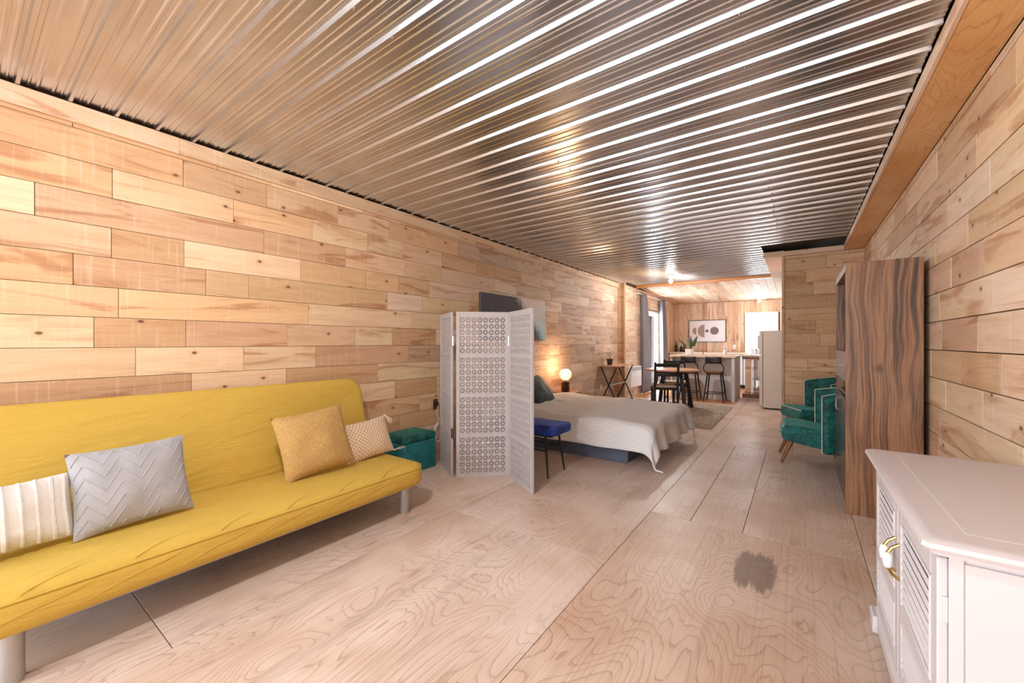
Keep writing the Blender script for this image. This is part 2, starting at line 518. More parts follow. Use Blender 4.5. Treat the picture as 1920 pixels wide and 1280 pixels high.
M['white_paint'] = plain('white_furniture_paint', (206, 199, 200), 0.38, 0, 0.03, 6)
M['white_trim'] = plain('white_trim', (236, 236, 236), 0.4)
M['lattice'] = plain('whitewashed_lattice', (178, 172, 172), 0.55, 0, 0.10, 14)
M['panel_white'] = plain('peninsula_white', (214, 210, 208), 0.5)
M['fridge'] = plain('fridge_enamel', (208, 200, 190), 0.45)
M['counter'] = plain('pale_wood_counter', (222, 196, 172), 0.4, 0, 0.12, 9)
M['black_metal'] = plain('black_metal', (22, 22, 26), 0.35, 0.3)
M['black_wood'] = plain('black_stained_wood', (26, 25, 30), 0.4)
M['table_wood'] = plain('warm_table_wood', (204, 152, 112), 0.35, 0, 0.1, 12)
M['leg_wood'] = plain('brown_leg_wood', (128, 72, 34), 0.35, 0, 0.15, 30)
M['silver'] = plain('silver_powder_coat', (176, 172, 170), 0.4, 0.4)
M['chrome'] = plain('chrome', (200, 200, 205), 0.15, 1.0)
M['brass'] = plain('brass', (196, 160, 92), 0.25, 1.0)
M['ceramic'] = plain('white_ceramic', (240, 238, 236), 0.15)
M['black'] = plain('matte_black', (16, 16, 18), 0.6)
M['gap'] = plain('dark_gap', (40, 28, 20), 0.9)
M['backing'] = plain('wall_backing', (86, 60, 40), 0.9)
M['laminate'] = plain('orange_laminate', (192, 126, 74), 0.4, 0, 0.2, 8)
M['osb'] = plain('osb_board', (226, 190, 160), 0.7, 0, 0.18, 60)
M['bed_base'] = plain('slate_blue_bed_base', (84, 92, 110), 0.5, 0, 0.15, 12)
M['pot_dark'] = plain('dark_brown_pot', (58, 34, 30), 0.4)
M['leaf'] = plain('deep_green_leaf', (52, 84, 48), 0.4, 0, 0.25, 20)
M['twig'] = plain('grey_green_twig', (84, 88, 62), 0.7)
M['soil'] = plain('potting_soil', (52, 38, 30), 0.95)
M['amber'] = plain('amber_glass', (84, 42, 18), 0.12)
M['bottle'] = plain('dark_green_bottle', (36, 44, 34), 0.12)
M['red'] = plain('red_enamel', (160, 52, 36), 0.4)
M['cord'] = plain('white_cord', (224, 220, 214), 0.5)
M['dark_door'] = plain('dark_gloss_door', (66, 44, 38), 0.18)
M['grey_flap'] = plain('grey_gloss_flap', (150, 142, 146), 0.2)
M['paper'] = plain('white_print_paper', (232, 228, 230), 0.6)
M['mauve'] = plain('mauve_print', (166, 140, 134), 0.7, 0, 0.05, 20)
M['slate'] = plain('slate_print', (124, 112, 116), 0.7, 0, 0.05, 20)

def glass():
    t = NT('window_glass')
    t.t.nodes.remove(t.b)
    out = [n for n in t.t.nodes if n.type == 'OUTPUT_MATERIAL'][0]
    tr = t.n('ShaderNodeBsdfTransparent'); gl = t.n('ShaderNodeBsdfGlossy'); gl.inputs['Roughness'].default_value = 0.02
    mx = t.n('ShaderNodeMixShader'); mx.inputs[0].default_value = 0.06
    t.t.links.new(tr.outputs[0], mx.inputs[1]); t.t.links.new(gl.outputs[0], mx.inputs[2]); t.t.links.new(mx.outputs[0], out.inputs[0])
    return t.m
M['glass'] = glass()
def glow(name, rgb, st):
    t = NT(name)
    t.put(t.b.inputs['Emission Color'], srgb(*rgb)); t.b.inputs['Emission Strength'].default_value = st
    return t.set(srgb(*rgb), 0.4)
M['bulb_on'] = glow('lit_bulb', (255, 246, 230), 14)
M['lamp_core'] = glow('lit_lamp_core', (255, 226, 180), 16)
def shade():
    t = NT('peach_frosted_glass')
    t.put(t.b.inputs['Emission Color'], srgb(255, 186, 140)); t.b.inputs['Emission Strength'].default_value = 0.35
    t.b.inputs['Transmission Weight'].default_value = 0.75
    return t.set(srgb(255, 214, 186), 0.75)
M['lamp_shade'] = shade()
def canvas_mat():
    t = NT('misty_forest_canvas')
    p = t.sep(t.obj())          # object origin at canvas centre; y along the wall, z up
    n = t.noise(t.vmath('MULTIPLY', t.obj(), (1, 26, 14)), 1.0, 4, 0.7)
    edge = t.math('ADD', t.math('MULTIPLY', p[1], 0.9), t.math('MULTIPLY', t.math('SUBTRACT', n, 0.5), 0.5))
    dark = t.math('SUBTRACT', 1.0, t.step(t.math('ADD', edge, p[2]), 0.24, 0.42))
    low = t.step(p[2], -0.30, 0.22)
    sky = t.mix(low, srgb(150, 204, 228), srgb(232, 220, 216))
    mist = t.mix(t.step(t.noise(t.vmath('MULTIPLY', t.obj(), (1, 3, 8)), 1.0, 3), 0.5, 0.7), sky, srgb(216, 232, 240))
    c = t.mix(dark, mist, t.mix(n, srgb(48, 46, 52), srgb(104, 98, 104)))
    return t.set(c, 0.75)
M['canvas'] = canvas_mat()

# ------------------------------------------------------------------ the setting
XL, XR, XK = -3.25, 0.70, -3.08       # left wall, right wall, kitchen left wall (plank faces)
YJ, YP, YB = 8.55, 6.96, 12.75        # jog, partition, kitchen back wall
ZC = 2.535
WARM = [(0.70, 0.47, 0.275), (0.76, 0.54, 0.335), (0.64, 0.405, 0.225), (0.79, 0.59, 0.39), (0.60, 0.385, 0.235), (0.71, 0.50, 0.33)]
DULL = [(0.64, 0.455, 0.315), (0.70, 0.53, 0.40), (0.55, 0.375, 0.26), (0.74, 0.585, 0.46), (0.58, 0.42, 0.315), (0.66, 0.47, 0.335)]
PINK = [(0.74, 0.52, 0.36), (0.79, 0.585, 0.42), (0.68, 0.455, 0.305), (0.80, 0.61, 0.45)]

def plank(parent, name, c, ex, ez, L, H, T, col, mat=None, gap=0.0026, ch=0.0012):
    """a board centred at c: length L along ex, width H along ez, thickness T"""
    ex = Vector(ex).normalized(); ez = Vector(ez).normalized(); ey = ez.cross(ex)
    mb = MB().cbox(-L / 2 + gap / 2, L / 2 - gap / 2, -T / 2, T / 2, -H / 2 + gap / 2, H / 2 - gap / 2, ch)
    o = link(name, mb.mesh(name), mat or M['plank'], parent)
    m = Matrix((ex, ey, ez)).transposed().to_4x4(); m.translation = Vector(c)
    o.matrix_local = m
    o.color = (*col, 1)
    return o
def jit(col, a=0.10):
    k = 1 + R.uniform(-a, a)
    return tuple(min(0.95, x * k * (1 + R.uniform(-0.02, 0.02))) for x in col)
def joints(lo, hi, known=(), minl=0.35, maxl=1.0):
    if hi - lo < minl + 0.3: return [lo, hi]
    known = sorted(known)
    js = list(known)
    y = known[0] if known else lo + R.uniform(0.2, 0.8)
    if not known: js.append(y)
    p = y
    while p > lo + minl:
        p -= R.uniform(minl, maxl) if p > 0 else R.uniform(1.7, 2.4)
        if p > lo + 0.15: js.append(p)
    p = known[-1] if known else y
    while p < hi - minl:
        p += R.uniform(minl, maxl)
        if p < hi - 0.15: js.append(p)
    return [lo] + sorted(js) + [hi]
def hwall(parent, axis, face, nrm, lo, hi, z0, rh, zmin, zmax, pal, known={}, minl=0.35, maxl=1.0, T=0.018, holes=(), gap=0.0026):
    """horizontal planks; axis 'y' -> wall of constant x, axis 'x' -> wall of constant y"""
    k0 = math.floor((zmin - z0) / rh + 1e-6)
    k = k0
    while z0 + k * rh < zmax - 0.004:
        a = max(zmin, z0 + k * rh); b = min(zmax, z0 + (k + 1) * rh)
        js = joints(lo, hi, known.get(k, ()), minl, maxl)
        for p, q in zip(js[:-1], js[1:]):
            segs = [(p, q)]
            for (h0, h1, hz0, hz1) in holes:
                if b > hz0 + 0.01 and a < hz1 - 0.01:
                    segs = [s for (s0, s1) in segs for s in ((s0, min(s1, h0)), (max(s0, h1), s1)) if s[1] - s[0] > 0.02]
            for s0, s1 in segs:
                pr = R.uniform(0, 0.0025)
                f = face + nrm * (pr - T / 2)
                c = (f, (s0 + s1) / 2, (a + b) / 2) if axis == 'y' else ((s0 + s1) / 2, f, (a + b) / 2)
                plank(parent, 'plank', c, (0, 1, 0) if axis == 'y' else (1, 0, 0), (0, 0, 1), s1 - s0, b - a, T, jit(R.choice(pal((s0 + s1) / 2, k))), gap=gap)
        k += 1

# floor: dark subfloor, plywood sheets with open seams, laminate boards in the kitchen
floor = struct('floor', MB().box(-3.4, 0.85, -4.5, 12.9, -0.12, -0.021), M['gap'])
def sheet(x0, x1, y0, y1, mat):
    plank(floor, 'plywood_sheet', ((x0 + x1) / 2, (y0 + y1) / 2, -0.009 - R.uniform(0, 0.0006)), (1, 0, 0), (0, 1, 0), x1 - x0, y1 - y0, 0.018, (1, 1, 1), M[mat], 0.0032, 0.001)
def sheets(xs, ys, mat='ply_floor'):
    for a, b in zip(xs[:-1], xs[1:]):
        for c, d in zip(ys[:-1], ys[1:]): sheet(a, b, c, d, mat)
sheets([-3.25, -2.02], [-4.4, 0.51, 2.95, 5.39, 7.83, 8.88])
sheets([-2.02, -0.866], [-4.4, -0.33, 2.11, 4.55, 6.99, 8.88])
sheets([-0.866, 0.30], [-4.4, 0.48], 'ply_floor')
sheets([-0.866, 0.30], [0.48, 2.92], 'ply_stain')
sheets([-0.866, -0.60, -0.293, 0.30], [2.92, 5.36])
sheets([-0.866, -0.06, 0.30], [5.36, 7.80])
sheets([-0.866, 0.30], [7.80, 10.24, 12.74])
sheets([0.30, 0.70], [-4.4, 0.48, 2.92, 5.36, 6.96])
sheets([0.30, 0.70], [7.1, 9.5, 12.74])
sheets([-1.02, -0.866], [8.88, 10.9, 12.74])
for i in range(15):
    x0 = -3.08 + i * 0.1373
    for (y0, y1) in ((8.88, 9.6 + 0.3 * (i % 3)), (9.6 + 0.3 * (i % 3), 11.3), (11.3, 12.74)):
        plank(floor, 'laminate_board', (x0 + 0.0687, (y0 + y1) / 2, -0.006), (0, 1, 0), (1, 0, 0), y1 - y0, 0.1373, 0.012, (1, 1, 1), M['laminate'], 0.0015, 0.001)

# left wall
SW = (-3.55, -1.65, 0.58, 2.12)       # unseen side window assumed in the left wall behind the camera, to bring light
wall_left = struct('wall_left', MB().box(-3.42, -3.272, -4.5, SW[0], 0, 2.62).box(-3.42, -3.272, SW[1], 8.57, 0, 2.62).box(-3.42, -3.272, SW[0], SW[1], 0, SW[2]).box(-3.42, -3.272, SW[0], SW[1], SW[3], 2.62), M['backing'])
KL = {-3: [2.551], -2: [0.919, 1.518, 2.353], -1: [0.646, 1.224, 1.755, 2.727], 0: [0.889, 1.524, 2.116, 2.518], 1: [0.571, 1.694, 2.762],
      2: [0.39, 0.997, 1.255, 2.461], 3: [0.541, 0.88, 1.629, 2.228], 4: [0.253, 1.359, 2.018, 2.682], 5: [0.545, 1.159, 1.724, 2.242],
      6: [0.875, 1.378, 1.947, 2.486], 7: [0.388, 1.062]}
hwall(wall_left, 'y', XL, 1, -4.4, YJ, 1.181, 0.1735, 0.0, 2.43,
      lambda y, k: WARM if y < 2.6 else (WARM + DULL if y < 4.4 else DULL), KL, 0.34, 1.0, holes=(SW,))
window_4 = struct('window_4', MB().box(-3.40, -3.25, SW[0], SW[0] + 0.04, SW[2], SW[3]).box(-3.40, -3.25, SW[1] - 0.04, SW[1], SW[2], SW[3]).box(-3.40, -3.25, SW[0] + 0.04, SW[1] - 0.04, SW[2], SW[2] + 0.04).box(-3.40, -3.25, SW[0] + 0.04, SW[1] - 0.04, SW[3] - 0.04, SW[3]), M['white_trim'])
part('pane', MB().box(-3.36, -3.354, SW[0] + 0.04, SW[1] - 0.04, SW[2] + 0.04, SW[3] - 0.04), M['glass'], window_4)
trim_1 = struct('trim_1', MB().box(-3.272, -3.255, -4.4, YJ, 2.43, 2.52), M['backing'])
for y0, y1 in ((-4.4, 0.85), (0.85, 3.45), (3.45, 6.1), (6.1, 8.62)):
    plank(trim_1, 'trim_board', (-3.24, (y0 + y1) / 2, 2.468), (0, 1, 0), (0, 0, 1), y1 - y0, 0.102, 0.03, jit(PINK[0]), gap=0.001)

# jog beside the trestle desk and the kitchen's left wall with the patio door
DY0, DY1, DZ = 9.68, 11.16, 2.03
wj = MB().box(-3.42, -3.10, YJ + 0.02, DY0, 0, 2.62).box(-3.42, -3.10, DY1, 12.9, 0, 2.62).box(-3.42, -3.10, DY0, DY1, DZ, 2.62)
wall_kitchen = struct('wall_kitchen', wj, M['backing'])
hwall(wall_kitchen, 'x', YJ, -1, XL + 0.002, XK - 0.022, 1.181, 0.1735, 0.0, 2.52, lambda x, k: [(0.62, 0.40, 0.23)], {}, 0.6, 1.2)
hwall(wall_kitchen, 'y', XK, 1, YJ + 0.025, 11.62, 1.181, 0.1735, 0.0, 2.47, lambda y, k: PINK, {}, 0.5, 1.1, holes=((DY0, DY1, -0.1, DZ),))
plank(wall_kitchen, 'corner_board', (XK - 0.011, YJ - 0.002, 1.26), (0, 0, 1), (1, 0, 0), 2.52, 0.03, 0.05, (0.62, 0.42, 0.26))
def ceil_z(y): return 2.512 + (y - 9.3) / (YB - 9.3) * (2.36 - 2.512)
y = 11.62
while y < YB - 0.02:
    w = min(0.135, YB - y)
    plank(wall_kitchen, 'board', (XK - 0.009, y + w / 2, ceil_z(y) / 2), (0, 0, 1), (0, 1, 0), ceil_z(y), w, 0.018, jit(R.choice(PINK)))
    y += 0.135

door_1 = struct('door_1', MB().box(-3.20, -3.10, DY0, DY0 + 0.05, 0, DZ).box(-3.20, -3.10, DY1 - 0.05, DY1, 0, DZ).box(-3.20, -3.10, DY0 + 0.05, DY1 - 0.05, DZ - 0.05, DZ).box(-3.20, -3.10, DY0 + 0.05, DY1 - 0.05, 0, 0.03), M['white_trim'], 'white sliding patio door between the grey curtains')
for a, b, xx in ((DY0 + 0.05, 10.45, -3.16), (10.38, DY1 - 0.05, -3.185)):
    part('sash', MB().box(xx - 0.012, xx + 0.012, a, a + 0.06, 0.03, DZ - 0.05).box(xx - 0.012, xx + 0.012, b - 0.06, b, 0.03, DZ - 0.05)
         .box(xx - 0.012, xx + 0.012, a + 0.06, b - 0.06, 0.03, 0.11).box(xx - 0.012, xx + 0.012, a + 0.06, b - 0.06, DZ - 0.12, DZ - 0.05), M['white_trim'], door_1)
    part('pane', MB().box(xx - 0.003, xx + 0.003, a + 0.06, b - 0.06, 0.11, DZ - 0.12), M['glass'], door_1)
part('handle', MB().cbox(-3.15, -3.115, 10.40, 10.43, 0.95, 1.15, 0.005), M['white_trim'], door_1)

# kitchen back wall of vertical boards, with its window
WX0, WX1, WZ0, WZ1 = -1.165, -0.49, 0.95, 1.985
wb = MB().box(-3.42, WX0, YB + 0.02, 12.9, 0, 2.62).box(WX1, 0.85, YB + 0.02, 12.9, 0, 2.62).box(WX0, WX1, YB + 0.02, 12.9, WZ1, 2.62).box(WX0, WX1, YB + 0.02, 12.9, 0, WZ0)
wall_back = struct('wall_back', wb, M['backing'])
x = XK
while x < XR - 0.02:
    w = min(R.choice((0.125, 0.135, 0.145)), XR - x)
    spans = [(0.0, 2.36)]
    if x + w > WX0 - 0.04 and x < WX1 + 0.04:
        spans = [(0.0, WZ0 - 0.04), (WZ1 + 0.04, 2.36)]
    elif R.random() < 0.35:
        c = R.uniform(1.0, 2.1); spans = [(0.0, c), (c, 2.36)]
    for a, b in spans:
        plank(wall_back, 'board', (x + w / 2, YB + 0.009 - R.uniform(0, 0.002), (a + b) / 2), (0, 0, 1), (-1, 0, 0), b - a, w, 0.018, jit(R.choice(PINK)))
    x += w
window_1 = struct('window_1', MB().box(WX0 - 0.05, WX0, YB - 0.015, YB + 0.1, WZ0 - 0.05, WZ1 + 0.05).box(WX1, WX1 + 0.05, YB - 0.015, YB + 0.1, WZ0 - 0.05, WZ1 + 0.05)
                  .box(WX0, WX1, YB - 0.015, YB + 0.1, WZ1, WZ1 + 0.05).box(WX0, WX1, YB - 0.015, YB + 0.1, WZ0 - 0.05, WZ0), M['white_trim'], 'bright double-hung kitchen window above the counter')
for z0, z1, yy in ((WZ0, 1.50, YB + 0.03), (1.48, WZ1, YB + 0.055)):
    part('sash', MB().box(WX0, WX0 + 0.045, yy - 0.012, yy + 0.012, z0, z1).box(WX1 - 0.045, WX1, yy - 0.012, yy + 0.012, z0, z1)
         .box(WX0 + 0.045, WX1 - 0.045, yy - 0.012, yy + 0.012, z0, z0 + 0.045).box(WX0 + 0.045, WX1 - 0.045, yy - 0.012, yy + 0.012, z1 - 0.04, z1), M['white_trim'], window_1)
    part('pane', MB().box(WX0 + 0.045, WX1 - 0.045, yy - 0.003, yy + 0.003, z0 + 0.045, z1 - 0.04), M['glass'], window_1)
part('window_sill', MB().cbox(WX0 - 0.07, WX1 + 0.07, YB - 0.05, YB - 0.015, WZ0 - 0.075, WZ0 - 0.05, 0.004), M['white_trim'], window_1)

# partition with the armchairs in front of it
wp = MB().box(-0.17, XR, YP + 0.02, 7.09, 0, 2.45).box(-0.17, -0.05, 7.09, 8.45, 0, 2.45)
wall_partition = struct('wall_partition', wp, M['osb'])
hwall(wall_partition, 'x', YP, -1, -0.165, XR, 1.165, 0.177, 0.0, 2.448, lambda x, k: [(0.64, 0.40, 0.22), (0.58, 0.35, 0.18), (0.68, 0.44, 0.26), (0.54, 0.33, 0.18)], {}, 0.3, 0.9)
plank(wall_partition, 'corner_board', (-0.184, YP + 0.055, 1.224), (0, 0, 1), (1, 0, 0), 2.448, 0.034, 0.13, (0.58, 0.385, 0.24))

# right wall
wall_right = struct('wall_right', MB().box(0.722, 0.86, -4.5, 12.9, 0, 2.62), M['backing'])
KR = {3: [3.01, 3.595], 2: [2.783], 1: [2.686, 3.52], 0: [2.868], -1: [2.589, 3.11, 3.70], -2: [3.386, 2.802]}
hwall(wall_right, 'y', XR, -1, -4.4, YP, 1.1635, 0.177, 0.0, 2.449, lambda y, k: WARM[:4] + PINK, KR, 0.4, 1.3, gap=0.005)

# soffits, trims and the beam at the end of the metal ceiling
ply = struct('trim_2', MB().box(0.51, XR + 0.02, -4.5, YP, 2.475, 2.53), M['backing'])
for y0, y1 in ((-4.4, -0.39), (-0.39, 2.05), (2.05, 4.49), (4.49, YP - 0.002)):
    plank(ply, 'plywood_sheet', (0.602, (y0 + y1) / 2, 2.462), (1, 0, 0), (0, 1, 0), 0.196, y1 - y0, 0.02, (1, 1, 1), M['ply_soffit'], 0.002)
for y0, y1 in ((-4.4, 1.4), (1.4, 5.0), (5.0, YP - 0.03)):
    plank(ply, 'trim_board', (0.494, (y0 + y1) / 2, 2.482), (0, 1, 0), (0, 0, 1), y1 - y0, 0.066, 0.018, PINK[1], gap=0.001)
sof = struct('trim_3', MB().box(-0.42, -0.17, YP, 9.27, 2.455, 2.53), M['osb'], 'speckled board soffit above the fridge passage')
plank(sof, 'trim_board', (0.03, YP - 0.012, 2.482), (1, 0, 0), (0, 0, 1), 0.92, 0.066, 0.018, PINK[0], gap=0.001)
beam = struct('trim_4', MB().cbox(XK, -0.42, 9.25, 9.32, 2.475, 2.53, 0.003), M['laminate'])

# metal ceiling in lapped panels, five ribs to a panel; sloped board ceiling in the kitchen
ceiling = struct('ceiling', MB().box(-3.42, 0.86, -4.5, 9.32, 2.575, 2.64).add(
    [(-3.42, 9.32, 2.54), (0.86, 9.32, 2.54), (0.86, 12.9, 2.385), (-3.42, 12.9, 2.385), (-3.42, 9.32, 2.66), (0.86, 9.32, 2.66), (0.86, 12.9, 2.5), (-3.42, 12.9, 2.5)],
    [(0, 3, 2, 1), (4, 5, 6, 7), (0, 1, 5, 4), (1, 2, 6, 5), (2, 3, 7, 6), (3, 0, 4, 7)]), M['gap'])
RIB = 0.1816
prof = []
for k in range(5):
    c = RIB * (k + 0.5)
    prof += [(c - 0.0908 + 0.001, 0.0)] if k == 0 else []
    prof += [(c - 0.074, 0.0), (c - 0.068, -0.004), (c - 0.060, -0.004), (c - 0.054, 0.0), (c - 0.042, 0.0), (c - 0.037, -0.003), (c - 0.031, -0.003), (c - 0.027, 0.0)]
    prof += [(c - 0.0145, 0.0), (c - 0.0075, -0.016), (c + 0.0075, -0.016), (c + 0.0145, 0.0)]
    prof += [(c + 0.027, 0.0), (c + 0.031, -0.003), (c + 0.037, -0.003), (c + 0.042, 0.0), (c + 0.054, 0.0), (c + 0.060, -0.004), (c + 0.068, -0.004), (c + 0.074, 0.0)]
prof += [(5 * RIB + 0.004, 0.0)]
PROF = prof
def panel_mesh(x0, x1, ymax=99.0):
    prof = [q for q in PROF if q[0] < ymax]
    n = len(prof); vs = []
    for dz in (0.0, 0.0012):
        for xx in (x0, x1):
            vs += [(xx, y, z + dz) for y, z in prof]
    fs = []
    for i in range(n - 1):
        fs += [(i, i + 1, n + i + 1, n + i), (2 * n + i, 3 * n + i, 3 * n + i + 1, 2 * n + i + 1), (i, 2 * n + i, 2 * n + i + 1, i + 1), (n + i, n + i + 1, 3 * n + i + 1, 3 * n + i)]
    fs += [(0, n, 3 * n, 2 * n), (n - 1, 3 * n - 1, 4 * n - 1, 2 * n - 1)]
    return MB().add(vs, fs).mesh('metal_panel')
pm_long = panel_mesh(-3.235, 0.482); pm_short = panel_mesh(-3.235, -0.425)
scr = MB().lathe([(0.0035, 0), (0.008, 0), (0.008, -0.002), (0.005, -0.0025), (0.0045, -0.008), (0.002, -0.0085)], 6).mesh('screw')
scr.materials.append(M['chrome'])
y0 = 0.194 - RIB / 2 - 5 * 5 * RIB
k = 0
while y0 < 9.2:
    if y0 + 5 * RIB > 9.27:
        break
    o = link('metal_panel', pm_long if y0 < 6.2 else pm_short, M['steel_ceiling'], ceiling, (0, y0, ZC + 0.0016 * (k % 2)))
    if -0.5 < y0 < 5.5:
        for j in range(5):
            for xx in (-1.42, -0.2):
                link('screw', scr, None, o, (xx + R.uniform(-0.01, 0.01), RIB * (j + 0.5), -0.016))
    y0 += 5 * RIB; k += 1
# last strip of metal up to the beam
if 9.25 - y0 > 0.05:
    link('metal_panel', panel_mesh(-3.235, -0.425, 9.25 - y0), M['steel_ceiling'], ceiling, (0, y0, ZC))
x = XK
while x < XR - 0.02:
    w = min(0.14, XR - x)
    cut = R.uniform(9.9, 12.0)
    for a, b in ((9.325, cut), (cut, YB)):
        pa = Vector((x + w / 2, a, ceil_z(a))); pb = Vector((x + w / 2, b, ceil_z(b)))
        plank(ceiling, 'ceiling_board', (pa + pb) / 2 + Vector((0, 0, 0.012)), pb - pa, (-1, 0, 0), (pb - pa).length, w, 0.015, jit(R.choice(PINK + [(0.82, 0.66, 0.5)])))
    x += w

# rear wall behind the camera; two unseen windows added to light the room
wr = MB()
for a, b in ((-3.42, -2.9), (-1.2, -1.0), (0.5, 0.86)): wr.box(a, b, -4.52, -4.4, 0, 2.62)
for a, b in ((-2.9, -1.2), (-1.0, 0.5)): wr.box(a, b, -4.52, -4.4, 0, 0.45).box(a, b, -4.52, -4.4, 2.15, 2.62)
wall_rear = struct('wall_rear', wr, M['plank'])
wall_rear.color = (*WARM[1], 1)
for i, (a, b) in enumerate(((-2.9, -1.2), (-1.0, 0.5))):
    w = struct('window_%d' % (i + 2), MB().box(a, a + 0.05, -4.51, -4.41, 0.45, 2.15).box(b - 0.05, b, -4.51, -4.41, 0.45, 2.15).box(a + 0.05, b - 0.05, -4.51, -4.41, 2.1, 2.15).box(a + 0.05, b - 0.05, -4.51, -4.41, 0.45, 0.5), M['white_trim'])
    part('pane', MB().box(a + 0.05, b - 0.05, -4.49, -4.484, 0.5, 2.1), M['glass'], w)

# ------------------------------------------------------------------ yellow futon and its cushions
fut = thing('futon_sofa', 'long yellow futon sofa with quilted seat and silver tube legs against the plank wall', 'sofa', (-2.6, 1.0, 0))
seat_out = rrect(0.74, 2.07, 0.13, 6, 0.03, 0.0)
seat = part('seat_mattress', MB().cushion(seat_out, 0.185, 0.332, 0.05, 4, 0.012), M['yellow'], fut, True)
def along(out, z, off=0.0):
    res = []
    n = len(out)
    for i in range(n):
        ax, ay = out[i - 1]; bx, by = out[(i + 1) % n]
        tx, ty = bx - ax, by - ay; l = math.hypot(tx, ty) or 1
        res.append((out[i][0] + ty / l * off, out[i][1] - tx / l * off, z))
    return res
part('piping', MB().tube(along(seat_out, 0.312, -0.006), 0.0045, 6, True), M['yellow'], seat, True)
for k in range(7):                              # wavy quilting on the front face, running up over the edge
    y0 = -0.98 + k * 0.285
    pts = []
    for i in range(25):
        t = i / 24
        yy = y0 + 0.36 * t
        zz = 0.232 + 0.085 * (t * t * (3 - 2 * t)) + 0.012 * math.sin(t * 2 * PI)
        pts.append((0.4005 - max(0, zz - 0.285) * 0.35, yy, zz))
    if pts[-1][1] < 0.92: part('quilt_seam', MB().tube(pts, 0.0024, 5), M['yellow'], seat, True)
for k in range(6):
    y0 = -0.86 + k * 0.30
    pts = [(0.385 - 0.085 * math.sin(i / 16 * PI / 2) ** 1.3, y0 + 0.2 * (i / 16) ** 1.2, 0.3285 + 0.006 * min(1, i / 8)) for i in range(17)]
    part('quilt_seam', MB().tube(pts, 0.0022, 5), M['yellow'], seat, True)
bo = rrect(0.64, 2.04, 0.11, 6, 0.32, 0.0)
mb = MB().cushion(bo, 0, 0.12, 0.045, 4, 0.010)
lean = math.radians(107)
Mb = Matrix.Translation((-0.235, 0.0, 0.312)) @ Matrix.Rotation(-lean, 4, 'Y')
back = part('back_mattress', mb.xf(Mb), M['yellow'], fut, True)
part('piping', MB().tube([Mb @ Vector(p) for p in along(bo, 0.102, -0.012)], 0.004, 6, True), M['yellow'], back, True)
fr = MB().box(0.25, 0.285, -0.84, 0.84, 0.146, 0.178).box(-0.33, -0.295, -0.84, 0.84, 0.146, 0.178).box(-0.295, 0.25, -0.84, -0.81, 0.146, 0.178).box(-0.295, 0.25, 0.81, 0.84, 0.146, 0.178)
frame = part('frame', fr, M['silver'], fut)
part('slat_base', MB().box(-0.30, 0.30, -0.93, 0.93, 0.1785, 0.184), M['black'], fut)
for yy in (-0.6, 0.0, 0.6): part('bolt', MB().cyl((0.284, yy, 0.16), (0.289, yy, 0.16), 0.007, n=8), M['black'], frame)
for sx in (0.315, -0.33):
    for sy in (-0.875, 0.878):
        part('leg', MB().lathe([(0.03, 0), (0.032, 0.004), (0.032, 0.184)], 18, (sx, sy, 0)), M['silver'], fut, True)

def pillow_mb(w, h, t, n=22, seed=0, pinch=0.06):
    vs = []; idx = {}
    def P(u, v, s):
        x = w / 2 * u * (1 - pinch * (1 - v * v) * abs(u) ** 3)
        z = h / 2 * v * (1 - pinch * (1 - u * u) * abs(v) ** 3)
        e = max(0, (1 - abs(u) ** 2.4)) ** 0.55 * max(0, (1 - abs(v) ** 2.4)) ** 0.55
        y = s * t / 2 * e
        q = nz(u * 2.1 + seed, v * 2.1, s * 3.0 + seed) * 0.014 * e
        return (x, y + q, z)
    fs = []
    for s in (-1, 1):
        for j in range(n + 1):
            for i in range(n + 1):
                edge = i in (0, n) or j in (0, n)
                key = (i, j, 0 if edge else s)
                if key not in idx:
                    idx[key] = len(vs); vs.append(P(2 * i / n - 1, 2 * j / n - 1, s))
        for j in range(n):
            for i in range(n):
                q = []
                for a, b in ((i, j), (i + 1, j), (i + 1, j + 1), (i, j + 1)):
                    q.append(idx[(a, b, 0 if (a in (0, n) or b in (0, n)) else s)])
                fs.append(tuple(q))
    return MB().add(vs, fs), P
def place_axes(o, c, right, up):
    r = Vector(right).normalized(); u = Vector(up); u = (u - r * u.dot(r)).normalized()
    y = u.cross(r)
    m = Matrix((r, y, u)).transposed().to_4x4(); m.translation = Vector(c)
    o.matrix_world = m
def lean_axes(roll, leanb, yawz=0.0):
    up = Vector((-math.sin(leanb), 0, math.cos(leanb))); rt = Vector((0, 1, 0))
    q = Matrix.Rotation(yawz, 3, 'Z')
    up = q @ up; rt = q @ rt
    nrm = rt.cross(up)
    rr = Matrix.Rotation(roll, 3, nrm)
    return rr @ rt, rr @ up

def pillow_thing(name, label, c, roll, leanb, w, h, t, mat, seed, yawz=0.0):
    p = thing(name, label, 'pillow')
    mb, P = pillow_mb(w, h, t, 22, seed)
    r, u = lean_axes(roll, leanb, yawz)
    place_axes(p, c, r, u)
    return p, part('cover', mb, mat, p, True), P
# white knitted lumbar cushion with ribbed bands
p, cov, P = pillow_thing('lumbar_pillow', 'white knitted lumbar pillow with raised ribs leaning on the futon beside the grey pillow', (-2.645, 0.075, 0.485), 0.03, 0.33, 0.50, 0.28, 0.17, M['white_knit'], 1)
for k in range(9):
    u = (-0.94, -0.85, -0.74, -0.1, 0.18, 0.36, 0.54, 0.72, 0.88)[k]
    pts = [Vector(P(u, -0.93 + 1.86 * i / 24, -1)) + Vector((0, -0.002, 0)) for i in range(25)]
    part('knit_rib', MB().tube(pts, [0.0085 + 0.003 * nz(i * 0.9, k * 3.3) for i in range(25)], 7), M['white_knit'], p, True)
